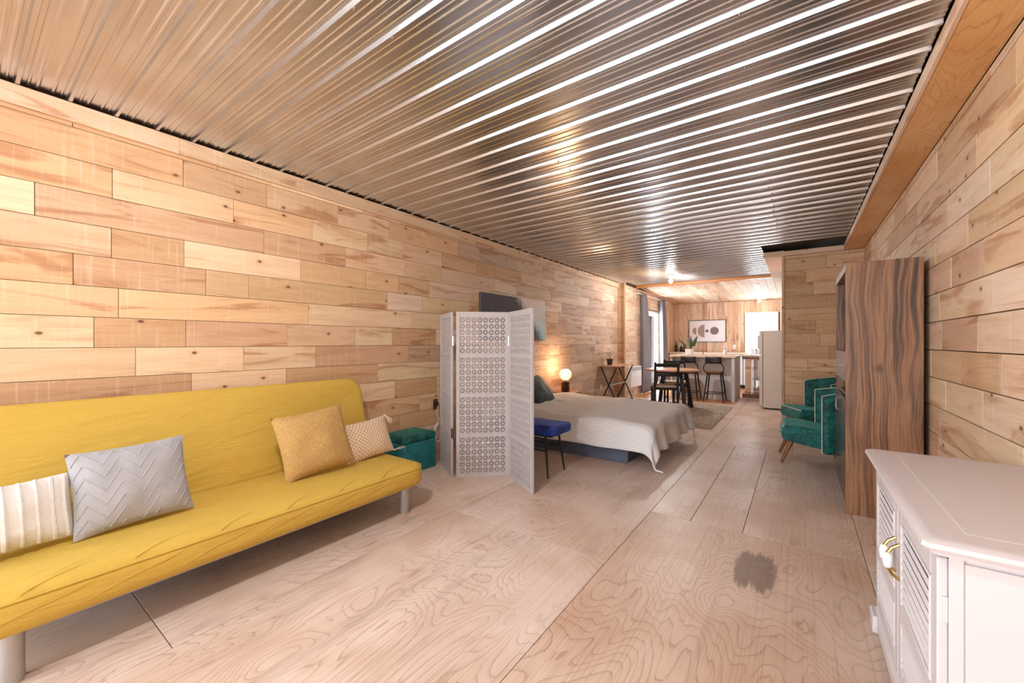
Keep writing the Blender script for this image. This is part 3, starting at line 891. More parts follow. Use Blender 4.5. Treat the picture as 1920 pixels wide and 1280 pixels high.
# grey cushion with tufted chevrons
p, cov, P = pillow_thing('chevron_pillow', 'pale grey pillow with tufted zigzag lines leaning on the futon', (-2.625, 0.515, 0.53), 0.03, 0.36, 0.43, 0.385, 0.15, M['grey_cloth'], 4)
for k in range(8):
    pts = []
    for i in range(161):
        u = -0.97 + 1.94 * i / 160
        tri = abs(((u * 1.75 + 0.4) % 1.0) - 0.5) * 2
        v = -1.25 + k * 0.31 + 0.42 * tri + 0.12 * u
        if -0.94 < v < 0.94: pts.append(Vector(P(u, v, -1)) + Vector((0, 0.0006, 0)))
        else:
            if len(pts) > 3: part('chevron_tuft', MB().tube(pts, [0.0030 + 0.0022 * nz(j * 1.7, k * 5.1) for j in range(len(pts))], 6), M['grey_tuft'], p, True)
            pts = []
    if len(pts) > 3: part('chevron_tuft', MB().tube(pts, [0.0030 + 0.0022 * nz(j * 1.7, k * 5.1) for j in range(len(pts))], 6), M['grey_tuft'], p, True)
# mustard chenille cushion
o, P = pillow_mb(0.46, 0.42, 0.15, 22, 9)
o = tag(part('square_pillow', o, M['mustard'], None, True), 'square mustard chenille pillow propped on the futon in front of the cream tasselled one', 'pillow')
r, u = lean_axes(0.10, 0.36, -0.10); place_axes(o, (-2.62, 1.41, 0.555), r, u)
# cream diamond cushion with tassels
p, cov, P = pillow_thing('tassel_pillow', 'small cream pillow with woven diamonds and corner tassels', (-2.68, 1.845, 0.474), 0.07, 0.36, 0.42, 0.29, 0.12, M['diamond'], 13)
for su, sv in ((1, 1), (1, -1), (-1, 1), (-1, -1)):
    a = Vector(P(su, sv, -1)); d = Vector((0.35 * su, -0.25, -0.9 if sv > 0 else -0.08)).normalized()
    tb = MB().lathe([(0.004, 0), (0.009, 0.006), (0.006, 0.012)], 8, a - Vector((0, 0, 0.006)))
    for q in range(12):
        aa = q / 12 * 2 * PI
        e = a + d * 0.065 + Vector((math.cos(aa) * 0.02, -0.006, math.sin(aa) * 0.02 if sv > 0 else abs(math.sin(aa)) * 0.018))
        tb.tube([a, (a + e) / 2 + Vector((0, 0, 0.004)), e], 0.0022, 4)
    part('tassel', tb, M['tassel'], p)

# ------------------------------------------------------------------ teal ottoman, outlet and coiled cord
ot = thing('ottoman', 'teal velvet cube ottoman beside the yellow futon', 'ottoman', (-3.06, 2.58, 0))
part('body', MB().cushion(rrect(0.32, 0.40, 0.022, 4), 0.0, 0.278, 0.012, 3), M['teal_ottoman'], ot, True)
part('lid', MB().cushion(rrect(0.325, 0.405, 0.03, 4), 0.281, 0.345, 0.022, 4, 0.008), M['teal_velvet'], ot, True)
o = thing('wall_outlet', 'outlet with a black plug on the plank wall behind the ottoman', 'outlet', (XL + 0.003, 3.09, 0.535))
part('plate', MB().cbox(0, 0.006, -0.035, 0.035, -0.057, 0.057, 0.003), M['backing'], o)
part('plug', MB().cbox(0.007, 0.04, -0.018, 0.018, -0.02, 0.025, 0.005), M['black'], o)
pts = [(XL + 0.045, 3.09, 0.52)]
for i in range(12): pts.append((XL + 0.04 + 0.01 * math.sin(i), 3.09 - 0.012 * math.sin(i * .6), 0.52 - 0.016 * (i + 1)))
for i in range(60):
    a = i / 60 * 2 * PI * 3.5 + PI / 2
    pts.append((XL + 0.03 + 0.008 * (i // 17), 3.10 + (0.055 + 0.006 * math.sin(i * 1.3)) * math.cos(a), 0.225 + (0.10 + 0.006 * math.sin(i * 2.1)) * math.sin(a)))
tag(part('power_cord', MB().tube(pts, 0.0045, 6), M['cord'], None, True), 'white coiled power cord hanging from the outlet behind the ottoman', 'cord')

# ------------------------------------------------------------------ folding screen
def lattice_mesh(nx, nz_, tw, th):
    """pierced tiles: eight wedge holes around a hub"""
    r0, r1 = 0.15, 0.86
    K = 16
    hw = 0.10
    def sq(a):
        c, s = math.cos(a), math.sin(a); m = max(abs(c), abs(s)); return (c / m, s / m)
    vs = []; fs = []
    T = 0.0035
    def emit(poly, cx, cz):
        n = len(poly); b = len(vs)
        for d in (-T, T):
            for (px, pz) in poly: vs.append((cx + px * tw / 2, d, cz + pz * th / 2))
        fs.append(tuple(range(b, b + n))); fs.append(tuple(range(b + 2 * n - 1, b + n - 1, -1)))
        for i in range(n): fs.append((b + i, b + n + i, b + n + (i + 1) % n, b + (i + 1) % n))
    spokes = []
    for k in range(8):
        a = k * PI / 4
        c, s = math.cos(a), math.sin(a)
        spokes.append([(r0 * .8 * c + hw * s, r0 * .8 * s - hw * c), (r1 * 1.05 * c + hw * s, r1 * 1.05 * s - hw * c), (r1 * 1.05 * c - hw * s, r1 * 1.05 * s + hw * c), (r0 * .8 * c - hw * s, r0 * .8 * s + hw * c)])
    ring = []
    for k in range(K):
        a, b2 = k * 2 * PI / K, (k + 1) * 2 * PI / K
        ring.append([(r1 * math.cos(a), r1 * math.sin(a)), sq(a), sq(b2), (r1 * math.cos(b2), r1 * math.sin(b2))])
    hub = [(r0 * math.cos(k * PI / 4 + PI / 8), r0 * math.sin(k * PI / 4 + PI / 8)) for k in range(8)]
    for j in range(nz_):
        for i in range(nx):
            cx = (i + 0.5 - nx / 2) * tw; cz = (j + 0.5) * th
            for q in spokes: emit(q, cx, cz)
            for q in ring: emit(q, cx, cz)
            emit(hub, cx, cz)
    me = bpy.data.meshes.new('lattice'); me.from_pydata(vs, [], fs); me.materials.append(M['lattice'])
    return me
PW, PH = 0.485, 1.487
lat = lattice_mesh(8, 6, 0.0525, 0.0545)
scrn = thing('folding_screen', 'three-panel whitewashed folding screen with pierced flower lattice', 'screen', (-2.32, 2.78, 0))
def screen_panel(p0, p1):
    p0 = Vector(p0); p1 = Vector(p1)
    c = (p0 + p1) / 2; a = math.atan2(p1.y - p0.y, p1.x - p0.x)
    w = (p1 - p0).length - 0.006
    fr = MB()
    for s in (-1, 1): fr.cbox(min(s * w / 2, s * (w / 2 - 0.03)), max(s * w / 2, s * (w / 2 - 0.03)), -0.011, 0.011, 0.0, PH, 0.002)
    zz = 0.033; rails = [(0.0, 0.033)]
    zs = []
    for k in range(4):
        zs.append(zz); zz += 6 * 0.0545
        rails.append((zz, zz + 0.0325)); zz += 0.0325
    rails[-1] = (rails[-1][0], PH)
    for z0, z1 in rails: fr.cbox(-w / 2 + 0.03, w / 2 - 0.03, -0.010, 0.010, z0, z1, 0.002)
    f = part('panel', fr, M['lattice'], scrn, False, (c.x + 2.32, c.y - 2.78, 0.0), (0, 0, a))
    for z in zs: link('lattice', lat, None, f, (0, 0, z))
    for o2 in f.children:
        if o2.name.startswith('lattice'): o2.scale = ((w - 0.06) / 0.42, 1, 1)
    return f
pa = screen_panel((-2.945, 2.885), (-2.55, 2.635))
pb = screen_panel((-2.503, 2.633), (-2.150, 2.960))
pc = screen_panel((-2.142, 2.957), (-1.722, 2.695))
for (hx, hy) in ((-2.527, 2.622), (-2.146, 2.946)):
    for hz in (0.35, 1.18):
        part('hinge', MB().cbox(hx + 2.32 - 0.022, hx + 2.32 + 0.022, hy - 2.78 - 0.004, hy - 2.78, hz, hz + 0.09, 0.001).cyl((hx + 2.32, hy - 2.784, hz), (hx + 2.32, hy - 2.784, hz + 0.09), 0.005, n=8), M['chrome'], scrn)

# ------------------------------------------------------------------ canvas on the left wall
pic = thing('canvas_picture', 'canvas of a misty forest hung on the plank wall above the bed', 'picture', (XL + 0.022, 4.60, 1.54))
part('canvas', MB().cbox(-0.018, 0.018, -0.775, 0.775, -0.302, 0.302, 0.003), M['canvas'], pic)

# ------------------------------------------------------------------ bed
bed = thing('bed', 'low double bed with slate blue base and striped off-white duvet', 'bed', (-2.2, 4.68, 0))
part('base', MB().cbox(-0.98, 0.80, -0.75, 0.72, 0.0, 0.165, 0.004), M['bed_base'], bed)
part('corner_plate', MB().cbox(0.801, 0.806, -0.75, -0.72, 0.01, 0.155, 0.001), M['chrome'], bed)
part('mattress', MB().cushion(rrect(2.0, 1.5, 0.09, 5, 0.0, 0.0), 0.168, 0.385, 0.05, 4), M['paper'], bed, True)
Rr = 0.10
def fall(t, lim):
    """cloth coordinate past the edge -> (outward, drop)"""
    if t <= 0: return t, 0.0
    if t < PI / 2 * Rr: return Rr * math.sin(t / Rr), Rr * (1 - math.cos(t / Rr))
    e = t - PI / 2 * Rr
    return Rr + 0.22 * e, Rr + 0.97 * e
NA, NB_ = 120, 110
def duvet_pt(i, j):
    A = -1.98 + (1.98 + 0.335) * i / NA           # past the foot edge
    B = -1.60 + (1.60 + 0.33) * j / NB_           # past the near edge
    pa_, da = fall(A, 0); pb_, db = fall(B, 0)
    far = max(0.0, -1.40 - B); pf, df = fall(far, 0)
    x = 0.98 + pa_; y = -0.72 - pb_ if far == 0 else 0.68 + pf
    fold = 0.022 * math.sin(B * 17 + 1.3 * math.sin(B * 5)) * min(1, da / 0.2)
    x += fold + 0.03 * nz(B * 3, A * 2, 2.0) * min(1, da / 0.15)
    y -= (0.016 * math.sin(A * 11) + 0.02 * nz(A * 4, B * 2, 5.0)) * min(1, db / 0.2)
    z = 0.425 - da - db - df
    top = 0.034 * nz(x * 1.8, y * 1.8, 0.4) + 0.014 * nz(x * 6, y * 6, 1.4) + 0.022 * math.exp(-((x + 0.7) ** 2) / 0.1)
    z += top * max(0, 1 - (da + db) / 0.15)
    lo = 0.016 + 0.004 * (1 + nz(x * 20, y * 20))
    if z < lo:
        ex = lo - z; z = lo
        x += 0.35 * ex; y -= 0.35 * ex
    return (x, y, z)
vs = [duvet_pt(i, j) for j in range(NB_ + 1) for i in range(NA + 1)]
w_ = NA + 1
mb = MB().add(vs, [(j * w_ + i, j * w_ + i + 1, (j + 1) * w_ + i + 1, (j + 1) * w_ + i) for j in range(NB_) for i in range(NA)])
du = part('duvet', mb, M['duvet'], bed, 180)
uvl = du.data.uv_layers.new(name='UVMap')
for lp in du.data.loops:
    i, j = lp.vertex_index % w_, lp.vertex_index // w_
    uvl.data[lp.index].uv = (i / NA * 2.3, j / NB_ * 1.93)
sm = du.modifiers.new('thick', 'SOLIDIFY'); sm.thickness = 0.014; sm.offset = 0
o, P = pillow_mb(0.62, 0.44, 0.19, 20, 21, 0.05)
o = tag(part('bed_pillow', o, M['green_velvet'], None, True), 'dark green velvet pillow leaning at the head of the bed', 'pillow')
place_axes(o, (-2.80, 4.50, 0.585), (-0.15, 1, 0.0), (-0.62, 0, 0.78))

# nightstand and globe lamp
ns = thing('nightstand', 'low brown wooden nightstand beyond the bed carrying the lamp', 'nightstand', (-3.03, 5.72, 0))
part('top', MB().cbox(-0.19, 0.17, -0.17, 0.21, 0.405, 0.43, 0.004), M['table_wood'], ns)
part('body', MB().cbox(-0.18, 0.16, -0.16, 0.20, 0.12, 0.403, 0.003), M['leg_wood'], ns)
for sx in (-0.16, 0.14):
    for sy in (-0.14, 0.18): part('leg', MB().cyl((sx, sy, 0), (sx, sy, 0.119), 0.012, 0.018, 8), M['leg_wood'], ns)
LX, LY, LZ = -3.02, 5.68, 0.431
lp = thing('table_lamp', 'lit globe lamp with a ribbed amber glass base on the nightstand', 'lamp', (LX, LY, LZ))
part('base', MB().lathe([(0.052, 0)] + [(0.068 + 0.004 * math.cos(k * PI), 0.014 + k * 0.0125) for k in range(11)] + [(0.062, 0.158), (0.03, 0.168)], 24), M['amber'], lp, True)
part('collar', MB().lathe([(0.032, 0.169), (0.032, 0.182)], 16), M['brass'], lp)
part('globe', MB().lathe([(0.045, 0.184)] + [(0.098 * math.sin(a), 0.272 - 0.09 * math.cos(a)) for a in [0.5 + 2.2 * k / 14 for k in range(15)]] + [(0.055, 0.352)], 28), M['lamp_shade'], lp, True)
part('bulb', MB().lathe([(0.008, 0.212), (0.03, 0.235), (0.036, 0.262), (0.028, 0.286), (0.006, 0.296)], 16), M['lamp_core'], lp, True)
d = bpy.data.lights.new('lamp_glow', 'POINT'); d.energy = 5; d.color = (1.0, 0.66, 0.38); d.shadow_soft_size = 0.06
lo_ = bpy.data.objects.new('lamp_glow', d); COL.objects.link(lo_); lo_.location = (LX + 0.02, LY, LZ + 0.40)

# ------------------------------------------------------------------ blue velvet bench
bn = thing('velvet_bench', 'royal blue velvet bench with thin black legs behind the folding screen', 'bench', (-2.13, 3.24, 0))
part('seat', MB().cushion(rrect(0.78, 0.34, 0.035, 4), 0.375, 0.465, 0.03, 4, 0.006), M['blue_velvet'], bn, True)
part('underframe', MB().bar((-0.33, 0, 0.366), (0.33, 0, 0.366), 0.24, 0.016), M['black_metal'], bn)
for sx in (-1, 1):
    for sy in (-1, 1): part('leg', MB().cyl((sx * 0.315, sy * 0.155, 0), (sx * 0.27, sy * 0.12, 0.36), 0.007, 0.012, 10), M['black_metal'], bn, True)
for sy in (-1, 1): part('stretcher', MB().cyl((-0.285, sy * 0.132, 0.235), (0.285, sy * 0.132, 0.235), 0.006, n=8), M['black_metal'], bn)

# ------------------------------------------------------------------ trestle desk, its plant, wall heater, outlet
dk = thing('trestle_desk', 'narrow wooden desk on black crossed metal legs against the plank wall', 'desk', (-3.04, 7.98, 0))
part('top', MB().cbox(-0.195, 0.195, -0.52, 0.50, 0.735, 0.757, 0.003), M['table_wood'], dk)
for yy in (-0.46, 0.44):
    for s in (-1, 1): part('leg', MB().bar((s * 0.17, yy + 0.008 * s, 0.0), (-s * 0.17, yy + 0.008 * s, 0.735), 0.022, 0.016, (0, 1, 0)), M['black_metal'], dk)
part('crossbar', MB().bar((0, -0.45, 0.367), (0, 0.43, 0.367), 0.02, 0.02), M['silver'], dk)
part('foot_bar', MB().bar((-0.16, 0.46, 0.012), (0.16, 0.46, 0.012), 0.018, 0.018), M['black_metal'], dk)
pp = thing('potted_plant', 'small twiggy plant in a dark brown pot on the trestle desk', 'plant', (-3.10, 7.72, 0.7575))
part('pot', MB().lathe([(0.045, 0), (0.062, 0.10), (0.066, 0.10), (0.066, 0.125), (0.058, 0.125), (0.056, 0.11)], 18), M['pot_dark'], pp, True)
part('soil', MB().lathe([(0.052, 0.104), (0.054, 0.108)], 14), M['soil'], pp)
rp = random.Random(3)
for k in range(7):
    a = rp.uniform(0, 2 * PI); l = 0.06 + 0.14 * rp.random() if k else 0.24
    tip = Vector((math.cos(a) * 0.06 * (k > 0), math.sin(a) * 0.07 * (k > 0), 0.11 + l))
    st = part('stem', MB().tube([(0, 0, 0.105), tip * 0.6 + Vector((0, 0, 0.05)), tip], 0.002, 5), M['twig'], pp)
    lf = MB()
    for q in range(9):
        b = rp.uniform(0, 2 * PI); c = Vector((0, 0, 0.105)).lerp(tip, 0.45 + 0.55 * q / 8)
        dv = Vector((math.cos(b), math.sin(b), rp.uniform(-0.3, 0.5))).normalized()
        sd = dv.cross(Vector((0, 0, 1))).normalized() * 0.007
        e = c + dv * 0.032
        lf.add([c, c + dv * 0.016 + sd, e, c + dv * 0.016 - sd, c + dv * 0.016 + Vector((0, 0, 0.003))], [(0, 1, 4), (1, 2, 4), (2, 3, 4), (3, 0, 4), (0, 3, 2, 1)])
    part('leaves', lf, M['leaf'], st)
o = thing('wall_outlet', 'white outlet low on the plank wall under the trestle desk', 'outlet', (XL + 0.003, 7.62, 0.30))
part('plate', MB().cbox(0, 0.007, -0.036, 0.036, -0.058, 0.058, 0.003), M['ceramic'], o)
for s in (-1, 1): part('socket', MB().cbox(0.0075, 0.009, -0.015, 0.015, s * 0.026 - 0.013, s * 0.026 + 0.013, 0.0005), M['white_paint'], o)
ht = thing('wall_heater', 'white slotted panel heater on the wall beside the curtain', 'heater', (XK + 0.004, 9.06, 0.21))
part('body', MB().cbox(0.0, 0.075, -0.36, 0.36, 0.0, 0.46, 0.006), M['white_trim'], ht)
for k in range(5): part('vent_slat', MB().cbox(0.0755, 0.081, -0.33, 0.33, 0.365 + k * 0.017, 0.375 + k * 0.017, 0.001), M['silver'], ht)

# ------------------------------------------------------------------ curtains and rod
rod = thing('curtain_rod', 'thin white curtain rod above the patio door', 'curtain rod', (XK + 0.07, 10.35, 2.345))
part('rod', MB().cyl((0, -1.18, 0), (0, 1.55, 0), 0.011, n=10), M['white_trim'], rod, True)
for yy in (-1.16, 1.50): part('bracket', MB().cbox(-0.068, 0.006, yy - 0.008, yy + 0.008, -0.022, -0.012, 0.001).cbox(-0.068, -0.062, yy - 0.015, yy + 0.015, -0.10, 0.03, 0.001), M['white_trim'], rod)
def curtain(yc_top, w_top, yc_bot, w_bot, folds, label, seed):
    def fn(s, t):
        z = 2.375 - t * (2.375 - 0.02)
        e = t ** 0.75
        w = w_top + (w_bot - w_top) * e; yc = yc_top + (yc_bot - yc_top) * e
        a = s * folds * 2 * PI
        amp = 0.040 + 0.02 * e
        if t < 0.03: amp *= 0.75
        return (XK + 0.075 + amp * math.sin(a + 0.6 * math.sin(3 * t + seed)) , yc + (s - 0.5) * w + 0.012 * math.sin(a * 2 + seed), z)
    mb = MB().sheet(fn, folds * 12, 40)
    c = tag(part('curtain', mb, M['curtain'], None, 180), label, 'curtain', 'grey curtains at the patio door')
    m = c.modifiers.new('thick', 'SOLIDIFY'); m.thickness = 0.004
    return c
curtain(9.62, 0.30, 9.80, 0.66, 5, 'grey velvet curtain hanging beside the wall heater', 0.3)
curtain(11.20, 0.34, 11.42, 0.62, 5, 'grey velvet curtain hanging beside the vertical kitchen boards', 1.7)

# ------------------------------------------------------------------ rug, dining table, chairs
rg = thing('shag_rug', 'greige shag rug under the dining table', 'rug', (-1.89, 7.28, 0))
RW, RL = 1.80, 2.32
rr = random.Random(11)
def rugfn(u, v):
    e = min(u, 1 - u, v, 1 - v)
    h = 0.005 if e < 0.002 else 0.008 + 0.016 * rr.random()
    return ((u - 0.5) * RW + rr.uniform(-0.006, 0.006), (v - 0.5) * RL + rr.uniform(-0.006, 0.006), h)
pile = part('pile', MB().sheet(rugfn, 170, 210), M['rug'], rg)
pile['kind'] = 'stuff'
part('backing', MB().box(-RW / 2, RW / 2, -RL / 2, RL / 2, 0.0005, 0.0045), M['seat_pad'], rg)

RT = 0.028
dt = thing('dining_table', 'round dining table with warm wood top and black splayed legs', 'table', (-1.88, 7.62, RT))
part('top', MB().lathe([(0.43, 0.672), (0.452, 0.678), (0.455, 0.690), (0.452, 0.700), (0.445, 0.702)], 40), M['table_wood'], dt, True)
part('apron', MB().lathe([(0.30, 0.628), (0.30, 0.671)], 32), M['black_wood'], dt, 30)
for sx in (-1, 1):
    for sy in (-1, 1): part('leg', MB().bar((sx * 0.285, sy * 0.27, 0), (sx * 0.20, sy * 0.19, 0.66), 0.055, 0.055, (0, 1, 0)), M['black_wood'], dt)
def dining_chair(label, loc, rz):
    c = thing('dining_chair', label, 'chair', loc, rz, 'black ladder-back chairs at the dining table')
    part('seat', MB().cbox(-0.19, 0.19, -0.16, 0.21, 0.405, 0.44, 0.008), M['seat_pad'], c)
    part('seat_frame', MB().box(-0.185, 0.185, -0.155, -0.135, 0.362, 0.404).box(-0.185, 0.185, 0.185, 0.205, 0.362, 0.404).box(-0.195, -0.175, -0.135, 0.185, 0.362, 0.404).box(0.175, 0.195, -0.135, 0.185, 0.362, 0.404), M['black_wood'], c)
    for s in (-1, 1):
        part('leg', MB().bar((s * 0.185, 0.19, 0), (s * 0.185, 0.19, 0.40), 0.034, 0.034, (0, 1, 0)), M['black_wood'], c)
        part('back_post', MB().bar((s * 0.185, -0.21, 0), (s * 0.185, -0.175, 0.42), 0.036, 0.034, (0, 1, 0)).bar((s * 0.185, -0.175, 0.42), (s * 0.185, -0.235, 0.84), 0.036, 0.034, (0, 1, 0)), M['black_wood'], c)
        part('stretcher', MB().bar((s * 0.185, -0.19, 0.13), (s * 0.185, 0.18, 0.13), 0.018, 0.026), M['black_wood'], c)
    part('top_rail', MB().cbox(-0.168, 0.168, -0.238, -0.218, 0.765, 0.825, 0.004), M['black_wood'], c)
    part('back_rail', MB().cbox(-0.168, 0.168, -0.215, -0.197, 0.60, 0.645, 0.004), M['black_wood'], c)
    return c
dining_chair('black ladder-back chair with a pale seat, its back towards the bed', (-1.93, 7.32, RT), 0.42)
dining_chair('black ladder-back chair with a pale seat, its back towards the kitchen peninsula', (-1.93, 8.16, RT), PI + 0.40)

# ------------------------------------------------------------------ kitchen: peninsula, stools, counters
pn = thing('kitchen_peninsula', 'white panelled kitchen peninsula with pale wood top', 'counter', (-1.68, 9.66, 0))
part('body', MB().box(-0.58, 0.56, -0.20, 0.44, 0.0, 0.895), M['panel_white'], pn)
part('end_panel', MB().cbox(0.565, 0.625, -0.46, 0.46, 0.0, 0.895, 0.003), M['panel_white'], pn)
part('side_leg', MB().cbox(-0.62, -0.585, -0.44, 0.44, 0.0, 0.895, 0.003), M['panel_white'], pn)
part('worktop', MB().cbox(-0.64, 0.64, -0.49, 0.47, 0.898, 0.938, 0.004), M['counter'], pn)
def bar_stool(label, loc, rz):
    s = thing('bar_stool', label, 'stool', loc, rz, 'black bar stools at the peninsula')
    part('seat', MB().cushion(rrect(0.33, 0.33, 0.10, 6), 0.585, 0.612, 0.008, 3), M['leg_wood'], s, True)
    part('seat_ring', MB().tube([(p[0], p[1], 0.575) for p in rrect(0.29, 0.29, 0.08, 5)], 0.009, 6, True), M['black_metal'], s)
    for sx in (-1, 1):
        for sy in (-1, 1): part('leg', MB().cyl((sx * 0.185, sy * 0.185, 0), (sx * 0.12, sy * 0.12, 0.574), 0.010, 0.015, 10), M['black_metal'], s, True)
    fr = [(x_, y_, 0.17) for x_, y_ in ((-0.166, -0.166), (0.166, -0.166), (0.166, 0.166), (-0.166, 0.166))]
    for i in range(4): part('footrest', MB().cyl(fr[i], fr[(i + 1) % 4], 0.008, n=8), M['black_metal'], s)
    for sx in (-1, 1):
        pts = [(sx * 0.125, -0.13, 0.585), (sx * 0.165, -0.155, 0.62), (sx * 0.19, -0.17, 0.68), (sx * 0.175, -0.178, 0.74), (sx * 0.135, -0.18, 0.785), (sx * 0.12, -0.18, 0.84), (sx * 0.12, -0.18, 0.90)]
        part('back_tube', MB().tube(pts, 0.009, 8), M['black_metal'], s, True)
    def bp(u, v): return (-0.15 + 0.30 * u, -0.192 - 0.03 * (1 - (2 * u - 1) ** 2), 0.785 + 0.135 * v)
    b = part('backrest', MB().sheet(bp, 12, 4), M['black_wood'], s, True)
    m = b.modifiers.new('thick', 'SOLIDIFY'); m.thickness = 0.012
    return s
bar_stool('black bar stool with wooden seat and curved tube back before the white peninsula', (-1.41, 9.17, 0), 0.0)
bar_stool('black bar stool beyond the round dining table and beneath the large-leaved plant', (-1.89, 9.17, 0), 0.0)

# counter run along the back wall and corner
bc = thing('back_counter', 'counter along the kitchen back wall carrying bottles and soap', 'counter', (-1.9, 12.42, 0))
part('worktop', MB().cbox(-1.16, 2.58, -0.32, 0.31, 0.898, 0.938, 0.004), M['counter'], bc)
for k in range(6):
    x0 = -1.15 + k * 0.62
    b = part('cabinet', MB().box(x0, x0 + 0.612, -0.28, 0.30, 0.09, 0.897), M['panel_white'], bc)
    part('door', MB().cbox(x0 + 0.006, x0 + 0.606, -0.30, -0.281, 0.10, 0.885, 0.003), M['panel_white'], b)
    part('plinth', MB().box(x0, x0 + 0.612, -0.24, 0.28, 0.0, 0.088), M['black'], b)
def bottle(name, label, loc, h, r, mat, cat='bottle', capm='black', group=None):
    b = thing(name, label, cat, loc, 0, group)
    part('body', MB().lathe([(r * .9, 0), (r, 0.006), (r, h * .58), (r * .8, h * .68), (r * .36, h * .76), (r * .33, h * .93)], 14), M[mat], b, True)
    part('cap', MB().lathe([(r * .4, h * .935), (r * .4, h)], 10), M[capm], b)
    return b
bottle('bottle', 'tall dark green bottle on the counter beside the curtain', (-2.93, 12.36, 0.9385), 0.30, 0.042, 'bottle')
bottle('bottle', 'short dark bottle with a red cap on the counter beside the curtain', (-2.80, 12.40, 0.9385), 0.19, 0.045, 'bottle', capm='red')
bottle('bottle', 'amber bottle on the counter near the white switch plate', (-2.70, 12.34, 0.9385), 0.23, 0.04, 'amber')
sb = thing('soap_dispenser', 'clear white soap dispenser with a pump on the peninsula worktop', 'dispenser', (-1.33, 9.98, 0.9385))
part('body', MB().lathe([(0.03, 0), (0.033, 0.005), (0.033, 0.10), (0.014, 0.12)], 14), M['ceramic'], sb, True)
part('pump', MB().cyl((0, 0, 0.121), (0, 0, 0.155), 0.006, n=8).cbox(-0.03, 0.008, -0.006, 0.006, 0.155, 0.165, 0.002), M['chrome'], sb)
fc = thing('small_tap', 'small copper-red tap standing behind the peninsula', 'tap', (-1.79, 10.05, 0.9385))
part('stem', MB().tube([(0, 0, 0), (0, 0, 0.07), (-0.02, -0.01, 0.095), (-0.05, -0.02, 0.09)], 0.008, 8), M['red'], fc, True)
part('base', MB().lathe([(0.02, 0), (0.018, 0.012)], 12), M['red'], fc)
def leaf_mb(base, tip, width, bend, n=12, fold=0.25):
    base = Vector(base); tip = Vector(tip)
    d = tip - base; side = d.cross(Vector((0, 1, 0.2))).normalized()
    up = side.cross(d).normalized()
    mb = MB(); vs = []
    for i in range(n + 1):
        t = i / n
        c = base + d * t + up * bend * math.sin(t * PI) * d.length
        w = width * max(0.08, math.sin(min(1, t * 1.02) ** 0.75 * PI)) if t > 0.28 else 0.006
        vs += [c - side * w + up * fold * w, c, c + side * w + up * fold * w]
    fs = []
    for i in range(n):
        for k in (0, 1): fs.append((3 * i + k, 3 * i + k + 1, 3 * i + 4 + k, 3 * i + 3 + k))
    return mb.add(vs, fs)
bp_ = thing('potted_plant', 'large-leaved green plant in a white pot on the peninsula', 'plant', (-1.98, 9.56, 0.9385))
part('pot', MB().lathe([(0.062, 0), (0.07, 0.004), (0.092, 0.125), (0.086, 0.127), (0.082, 0.112)], 20), M['ceramic'], bp_, True)
part('soil', MB().lathe([(0.078, 0.104), (0.08, 0.110)], 14), M['soil'], bp_)
for tip, wd, bd in (((0.17, 0.02, 0.44), 0.042, -0.06), ((0.02, 0.05, 0.43), 0.034, 0.05), ((-0.24, -0.05, 0.37), 0.022, 0.10), ((0.06, -0.04, 0.30), 0.03, 0.06)):
    lf = part('leaf', leaf_mb((tip[0] * 0.08, tip[1] * 0.08, 0.10), tip, wd, bd), M['leaf'], bp_, True)
    m = lf.modifiers.new('thick', 'SOLIDIFY'); m.thickness = 0.002

# open shelf counter beside the peninsula
oc = thing('open_counter', 'counter with open wire shelves and a plank back beside the peninsula', 'counter', (-0.50, 10.46, 0))
part('worktop', MB().cbox(-0.53, 1.15, -0.34, 0.32, 0.898, 0.938, 0.004), M['counter'], oc)
for k in range(5):
    plank(oc, 'back_plank', (0.31, 0.29, 0.09 + 0.16 * k + 0.08), (1, 0, 0), (0, 0, 1), 1.66, 0.16, 0.018, jit((0.50, 0.33, 0.21)))
part('plinth', MB().box(-0.52, 1.14, -0.30, 0.27, 0.0, 0.085), M['leg_wood'], oc)
part('rail', MB().box(-0.52, 1.14, -0.30, -0.27, 0.845, 0.897), M['leg_wood'], oc)
wr_ = thing('wire_rack', 'white wire rack with three shelves under the open counter', 'rack', (-0.42, 10.42, 0.0855))
for px in (-0.42, 0.22):
    for py in (-0.16, 0.16): part('post', MB().cyl((px, py, 0), (px, py, 0.74), 0.012, n=8), M['white_trim'], wr_, True)
for z in (0.10, 0.33, 0.56):
    sh = MB().tube([(-0.42, -0.16, z), (0.22, -0.16, z), (0.22, 0.16, z), (-0.42, 0.16, z)], 0.006, 6, True)
    for k in range(16): sh.cyl((-0.40 + k * 0.04, -0.158, z + 0.004), (-0.40 + k * 0.04, 0.158, z + 0.004), 0.0028, n=5)
    sh.tube([(-0.42, -0.16, z - 0.03), (0.22, -0.16, z - 0.03)], 0.005, 6)
    part('wire_shelf', sh, M['chrome'], wr_)
def rackbox(name, label, cat, x, z, mb, mat): return tag(part(name, mb, M[mat], None, True, (-0.42 + x, 10.40, 0.0855 + z)), label, cat)
rackbox('folded_towels', 'stack of folded white towels on the top wire shelf', 'towels', -0.16, 0.5675, MB().cushion(rrect(0.26, 0.2, 0.03), 0, 0.05, 0.02).cushion(rrect(0.25, 0.19, 0.03), 0.051, 0.10, 0.02), 'ceramic')
rackbox('wooden_bowl', 'brown wooden bowl on the middle wire shelf', 'bowl', -0.14, 0.3375, MB().lathe([(0.05, 0), (0.11, 0.04), (0.14, 0.085), (0.135, 0.085), (0.10, 0.045), (0.045, 0.012)], 22), 'table_wood')
rackbox('storage_bag', 'crumpled white bag on the bottom wire shelf', 'bag', -0.24, 0.1075, pillow_mb(0.24, 0.19, 0.16, 14, 31)[0].xf(Matrix.Translation((0, 0, 0.1))), 'white_knit')
